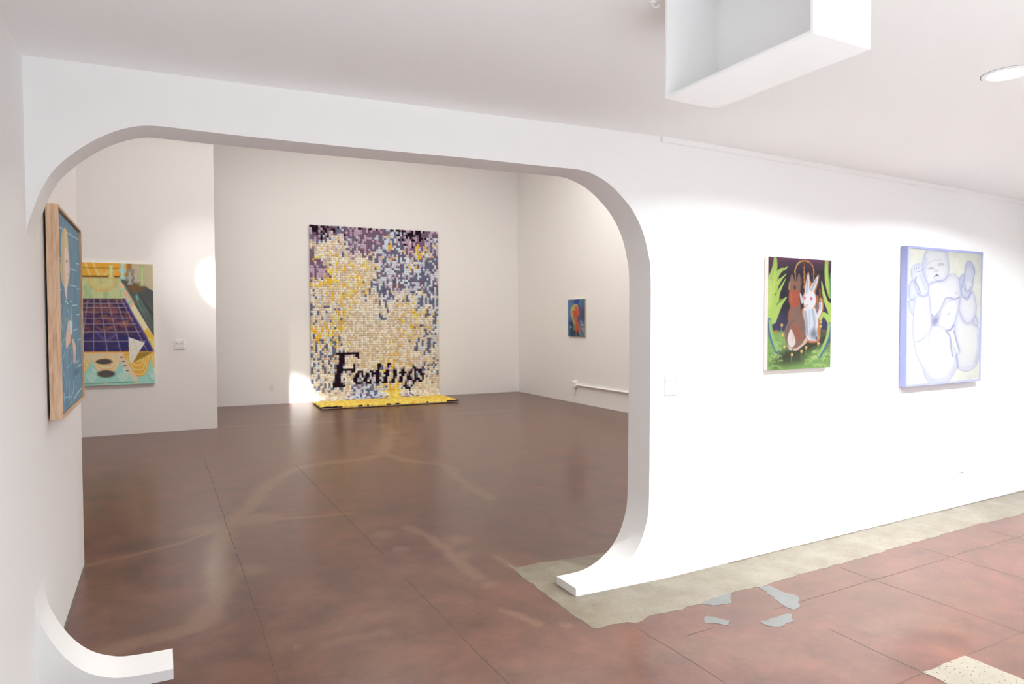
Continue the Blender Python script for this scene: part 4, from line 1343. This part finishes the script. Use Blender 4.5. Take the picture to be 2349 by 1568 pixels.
def build_rug():
    sl_ = (B1[1] - B0[1]) / (B1[0] - B0[0])
    dv = np.array([1, sl_]) / math.hypot(1, sl_)
    nv = np.array([dv[1], -dv[0]])                        # towards the room
    P = lambda p: on_plane(p, B0, B1)
    left, right = (P((706, 517)) + P((717, 900))) / 2, (P((1002, 531)) + P((1005, 880))) / 2
    W = float(np.linalg.norm((right - left)[:2]))
    ztop = float((P((706, 517))[2] + P((1002, 531))[2]) / 2)
    NC, rad = 64, 0.16
    cw = W / NC
    rh = 0.0465
    s1 = ztop - rad - 0.02
    s2 = s1 + rad * math.pi / 2
    front = 1.27
    s3 = s2 + front - rad
    NR = int(round(s3 / rh))

    def prof(s):                                            # offset from wall, height, direction along the rug
        if s < s1: return 0.02, ztop - s, (0.0, -1.0)
        if s < s2:
            a = (s - s1) / rad
            return 0.02 + rad * (1 - math.cos(a)), 0.02 + rad * (1 - math.sin(a)), (math.sin(a), -math.cos(a))
        return 0.02 + rad + (s - s2), 0.02, (1.0, 0.0)

    root = empty('wall_hanging', ((left + right) / 2 * np.array([1, 1, 0])).tolist(),
                 'tufted yarn hanging spelling Feelings, draped from wall onto floor', 'wall hanging')
    org = (left + right) / 2
    base = np.array([left[0], left[1], 0.0])
    rg = np.random.default_rng(5)
    keys = np.empty((NR, NC), dtype='<U1')
    pos = {}
    for r_ in range(NR):
        s = (r_ + 0.5) * rh
        off, z, tdir = prof(s)
        ctrs = np.array([[base[0] + dv[0] * (k + .5) * cw + nv[0] * off, base[1] + dv[1] * (k + .5) * cw + nv[1] * off, z] for k in range(NC)])
        px = project(ctrs)
        pos[r_] = (off, z, tdir)
        for k in range(NC):
            u = (k + .5) / NC
            v = (px[k, 1] - (517 + 14 * u)) / 404.0
            if s > s2 + 0.06 + 0.25 * (1 - u) * rg.random():
                ch = rg.choice(list('YYYyyyyyYY'))
                if r_ == NR - 1 and (u < .12 or u > .9 or rg.random() < .14): ch = 'K'
            else:
                mr, mc = v * 20 + rg.normal(0, .45), u * 16 + rg.normal(0, .45)
                ch = rg.choice(list(MIX[MAP[int(np.clip(mr, 0, 19))][int(np.clip(mc, 0, 15))]]))
                if r_ == 0 and rg.random() < .25: ch = 'K'
                # runs: yarn colours often repeat in short columns
                if r_ and rg.random() < .22 and keys[r_ - 1, k] in MIX[MAP[int(np.clip(v * 20, 0, 19))][int(np.clip(u * 16, 0, 15))]]:
                    ch = keys[r_ - 1, k]
            keys[r_, k] = ch
    # lay the word over the ground, upper left knot where the F begins
    grid = np.array([[project(base + np.array([dv[0] * (k + .5) * cw + nv[0] * .02, dv[1] * (k + .5) * cw + nv[1] * .02, ztop - (r_ + .5) * rh]))
                      for k in range(NC)] for r_ in range(int(s1 / rh))])
    d2 = ((grid - np.array([766.0, 814.0])) ** 2).sum(-1)
    r0, k0 = np.unravel_index(np.argmin(d2), d2.shape)
    black = {(r0 + rr, k0 + kk) for rr, sp in WORD.items() for a_, b_ in sp for kk in range(a_, b_ + 1)}
    for (rr, kk) in black:
        for dr, dk in ((0, 1), (0, -1), (1, 0), (-1, 0)):
            q = (rr + dr, kk + dk)
            if q not in black and q[1] < NC and rg.random() < .40: keys[q] = rg.choice(list('ppgGgt'))
    for q in black: keys[q] = 'K'
    # tufts: a small bevelled block per knot
    V, Fq, Ccol = [], [], []
    tmpl = np.array([(-1, -1, 0), (1, -1, 0), (1, 1, 0), (-1, 1, 0), (-1, -1, .75), (1, -1, .75), (1, 1, .75), (-1, 1, .75),
                     (-.9, -.9, 1), (.9, -.9, 1), (.9, .9, 1), (-.9, .9, 1)])
    fq = []
    for l in (0, 4):
        for k in range(4):
            fq.append((l + k, l + (k + 1) % 4, l + 4 + (k + 1) % 4, l + 4 + k))
    fq.append((8, 9, 10, 11))
    fq = np.array(fq)
    cnt = 0
    white = lin((222, 214, 204))
    for r_ in range(NR):
        off, z, (to, tz) = pos[r_]
        no, nz_ = -tz, to                                   # pile normal (out from wall / up)
        for k in range(NC):
            c0 = base + np.array([dv[0] * (k + .5) * cw + nv[0] * off, dv[1] * (k + .5) * cw + nv[1] * off, z])
            ax = np.array([dv[0], dv[1], 0]) * cw * .54
            ay = np.array([nv[0] * to, nv[1] * to, tz]) * rh * .55
            az = np.array([nv[0] * no, nv[1] * no, nz_]) * (0.026 + rg.normal(0, .002))
            jit = rg.normal(0, .0022, 3)
            jit[1] = abs(jit[1]) * -1
            pts = c0 - org * np.array([1, 1, 0]) + jit + tmpl[:, :1] * ax + tmpl[:, 1:2] * ay + tmpl[:, 2:] * az
            V.append(pts)
            Fq.append(fq + cnt)
            cnt += 12
            col = lin(PAL[keys[r_, k]]) / white * .89 * (1 + rg.normal(0, .07))
            Ccol.append(np.tile(np.append(np.clip(col, .004, .9), 1), (12, 1)))
    V, Fq, Ccol = np.concatenate(V).astype(np.float32), np.concatenate(Fq), np.concatenate(Ccol).astype(np.float32)
    me = bpy.data.meshes.new('tufted_pile')
    me.vertices.add(len(V)); me.vertices.foreach_set('co', V.ravel())
    me.loops.add(Fq.size); me.loops.foreach_set('vertex_index', Fq.ravel().astype(np.int32))
    me.polygons.add(len(Fq)); me.polygons.foreach_set('loop_start', (np.arange(len(Fq)) * 4).astype(np.int32))
    me.update()
    a = me.attributes.new('paint', 'FLOAT_COLOR', 'POINT')
    a.data.foreach_set('color', Ccol.ravel())
    link('tufted_pile', me, MAT_YARN, root, 'stuff')
    # backing cloth
    bm = bmesh.new()
    prev = None
    for s in np.concatenate([np.linspace(0, s1, 12), np.linspace(s1, s2, 8)[1:], np.linspace(s2, s3, 8)[1:]]):
        off, z, (to, tz) = prof(s)
        no, nz_ = -tz, to
        cur = []
        for kk in (0.0, 1.0):
            for th in (0.004, -0.008):
                q = base + np.array([dv[0] * W * kk + nv[0] * (off + no * th), dv[1] * W * kk + nv[1] * (off + no * th), z + nz_ * th]) - org * np.array([1, 1, 0])
                cur.append(bm.verts.new(q))
        if prev:
            for i, j in ((0, 2), (2, 3), (3, 1), (1, 0)):
                bm.faces.new((prev[i], prev[j], cur[j], cur[i]))
        else:
            bm.faces.new((cur[0], cur[2], cur[3], cur[1]))
        prev = cur
    bm.faces.new((prev[0], prev[2], prev[3], prev[1]))
    bm_obj('backing_cloth', bm, MAT_CLOTH, root)


build_rug()

# ------------------------------------------------------------------ fittings
def plate(root, w, h, d=0.006, bevel=0.003):
    return box('cover_plate', -w / 2, w / 2, -d, 0.0, -h / 2, h / 2, MAT_PLASTIC, root, bevel=bevel)


def rocker(root, x, d=0.006):
    box('rocker_frame', x - 0.0185, x + 0.0185, -d - 0.0015, -d + 0.001, -0.035, 0.035, MAT_PLASTIC, root, bevel=0.0006)
    bm = bmesh.new()
    pr = [(-0.031, -0.004), (0.0, -0.0015), (0.031, -0.0075), (0.031, 0.0), (-0.031, 0.0)]
    a = [bm.verts.new((x - 0.0155, -d + y, z)) for z, y in pr]
    b = [bm.verts.new((x + 0.0155, -d + y, z)) for z, y in pr]
    bm.faces.new(a); bm.faces.new(b)
    for i in range(5): bm.faces.new((a[i], a[(i + 1) % 5], b[(i + 1) % 5], b[i]))
    bm_obj('rocker', bm, MAT_PLASTIC, root)


def outlet(root):
    plate(root, 0.075, 0.118)
    for z in (-0.020, 0.020):
        f = box('socket_face', -0.017, 0.017, -0.0085, -0.004, z - 0.0145, z + 0.0145, MAT_PLASTIC, root, bevel=0.002)
        for (x, zz, hh) in ((-0.0065, z + 0.003, 0.0045), (0.0065, z + 0.003, 0.0035)):
            box('slot', x - 0.001, x + 0.001, -0.0090, -0.0080, zz - hh, zz + hh, MAT_SLOT, f)
    bm = bmesh.new()
    add_tube(bm, [(0, -0.0068, 0), (0, -0.005, 0)], 0.003, 10)
    bm_obj('screw', bm, MAT_PLASTIC, root)


def wall_empty(name, P, n, label, cat):
    return empty(name, tuple(P), label, cat, math.atan2(n[1], n[0]) + math.pi / 2)


# twin switch on the partition: one plate white and glossy, with two switches
P = on_plane((412, 790), (0, PY), (1, PY))
r = wall_empty('light_switch', P, (0, -1), 'white double light switch on the partition beside the pool painting', 'light switch')
plate(r, 0.135, 0.135, 0.010)
rocker(r, -0.030, 0.010); rocker(r, 0.030, 0.010)
# switch on the picture wall
P = PB((1542, 881.5))
r = wall_empty('light_switch', P, nB, 'white triple light switch beside the archway edge', 'light switch')
plate(r, 0.135, 0.132)
for x in (-0.042, 0.0, 0.042): rocker(r, x)
# outlets
sl_ = (B1[1] - B0[1]) / (B1[0] - B0[0])
nvB = np.array([sl_, -1]) / math.hypot(1, sl_)
P = on_plane((623, 889), B0, B1)
r = wall_empty('wall_outlet', P, nvB, 'white power outlet low on the rear wall near the tufted hanging', 'power outlet')
outlet(r)
P = PB((2206, 1067))
r = wall_empty('wall_outlet', P, nB, 'white power outlet low under the baby painting', 'power outlet')
outlet(r)

# surface conduit on the right wall of the rear room
zc_ = 0.355
r = empty('surface_conduit', (XR, 10.9, 0.0), 'white painted conduit and junction box low on the rear room side wall', 'conduit')
bm = bmesh.new()
pts = [(-0.026, 0.02, zc_)] + [(-0.026, -y, zc_ + 0.0) for y in np.linspace(0.2, 6.0, 12)]
add_tube(bm, pts, 0.016, 14)
bm_obj('pipe', bm, MAT_WALL, r, smooth=True)
jb = box('junction_box', -0.05, -0.0005, -0.035, 0.095, zc_ - 0.055, zc_ + 0.060, MAT_WALL, r, bevel=0.006)
box('box_cover', -0.055, -0.050, -0.028, 0.088, zc_ - 0.048, zc_ + 0.053, MAT_WALL, jb, bevel=0.002)
bm = bmesh.new()
add_tube(bm, [(-0.026, 0.03, zc_ - 0.05), (-0.026, 0.03, zc_ - 0.12), (-0.026, 0.03, zc_ - 0.15)], 0.018, 14)
bm_obj('stub_pipe', bm, MAT_WALL, r, smooth=True)
for y in (-0.9, -2.6, -4.3):
    bm = bmesh.new()
    add_tube(bm, [(-0.026, y - 0.012, zc_), (-0.026, y + 0.012, zc_)], 0.0185, 14)
    add_box(bm, -0.008, -0.0005, y - 0.012, y + 0.012, zc_ - 0.04, zc_ + 0.04)
    bm_obj('strap', bm, MAT_WALL, r)

# recessed downlights in the ceiling; the second is added out of view
me_, ntE, pbE = new_mat('led_diffuser')
pbE.inputs['Base Color'].default_value = (0.9, 0.9, 0.9, 1)
pbE.inputs['Emission Color'].default_value = (1.0, 0.97, 0.92, 1)
pbE.inputs['Emission Strength'].default_value = 6.0
MAT_RIM = plain('rim_grey', (0.25, 0.25, 0.27), 0.8, scale=20, vary=0.05)
for i, dl in enumerate(DOWNLIGHTS):
    r = empty('recessed_downlight', (dl[0], dl[1], ceil_z(dl[0])), 'lit round downlight recessed in the ceiling before the ' + ('rabbit', 'picture wall, added out of view near the baby')[i] + ' painting', 'ceiling light',
              group='recessed downlights in the ceiling')
    bm = bmesh.new()
    add_lathe(bm, [(0.078, 0.0), (0.080, -0.004), (0.086, -0.0065), (0.097, -0.005), (0.100, 0.0)], 64)
    bm_obj('trim_ring', bm, MAT_PANEL, r, smooth=True)
    bm = bmesh.new()
    rr_ = add_lathe(bm, [(0.0795, -0.0035), (0.05, -0.004), (0.01, -0.0045)], 64)
    bm.faces.new(rr_[-1])
    bm_obj('diffuser', bm, me_, r, smooth=True)
    bm = bmesh.new()
    add_lathe(bm, [(0.1005, -0.0005), (0.1035, -0.0008), (0.1035, 0.004)], 64)
    bm_obj('trim_rim', bm, MAT_RIM, r)  # thin dark grey ring round the trim
    dlt = bpy.data.lights.new('downlight_lamp', 'AREA')
    dlt.shape = 'DISK'
    dlt.size = 0.15
    dlt.energy = DOWN_POWER[i]
    dlt.spread = math.radians(158)
    dlt.color = (0.93, 0.98, 1.0)
    dlo = bpy.data.objects.new('downlight_lamp', dlt)
    COL.objects.link(dlo)
    dlo.location = (dl[0], dl[1], ceil_z(dl[0]) - 0.008)

# open-sided box hung under the ceiling
bx0, bx1, by0, by1, bz0 = 1.497, 1.727, 1.190, 1.766, 2.320
bzt = ceil_z(1.6) + 0.004
r = empty('ceiling_box', (bx0, by0, bz0), 'white open-sided sheet box hung from the ceiling before the archway', 'ceiling box')
tk = 0.010
P = lambda nm, x0, x1, y0, y1, z0, z1: box(nm, x0 - bx0, x1 - bx0, y0 - by0, y1 - by0, z0 - bz0, z1 - bz0, MAT_PANEL, r, bevel=0.0012)
P('bottom_panel', bx0, bx1, by0, by1, bz0, bz0 + tk)
P('side_panel', bx0, bx1, by0, by0 + tk, bz0 + tk, bzt)
P('side_panel', bx0, bx1, by1 - tk, by1, bz0 + tk, bzt)
P('back_panel', bx1 - tk, bx1, by0 + tk, by1 - tk, bz0 + tk, bzt)

# small painted-over fitting in the ceiling beside the box
hk = on_z((1497, 4), ceil_z(1.49))
r = empty('ceiling_hook', tuple(hk), 'tiny white painted hook fixed in the ceiling beside the hanging box', 'hook')
bm = bmesh.new()
add_lathe(bm, [(0.0001, -0.006), (0.008, -0.006), (0.010, -0.003), (0.010, 0.001)], 20)
bm_obj('hook_base', bm, MAT_PLASTIC, r, smooth=True)
bm = bmesh.new()
add_tube(bm, [(0, 0, -0.004), (0, -0.001, -0.012), (0.004, -0.006, -0.020), (0.010, -0.014, -0.022), (0.014, -0.020, -0.016)], 0.0035, 10)
bm_obj('hook_arm', bm, MAT_PLASTIC, r, smooth=True)
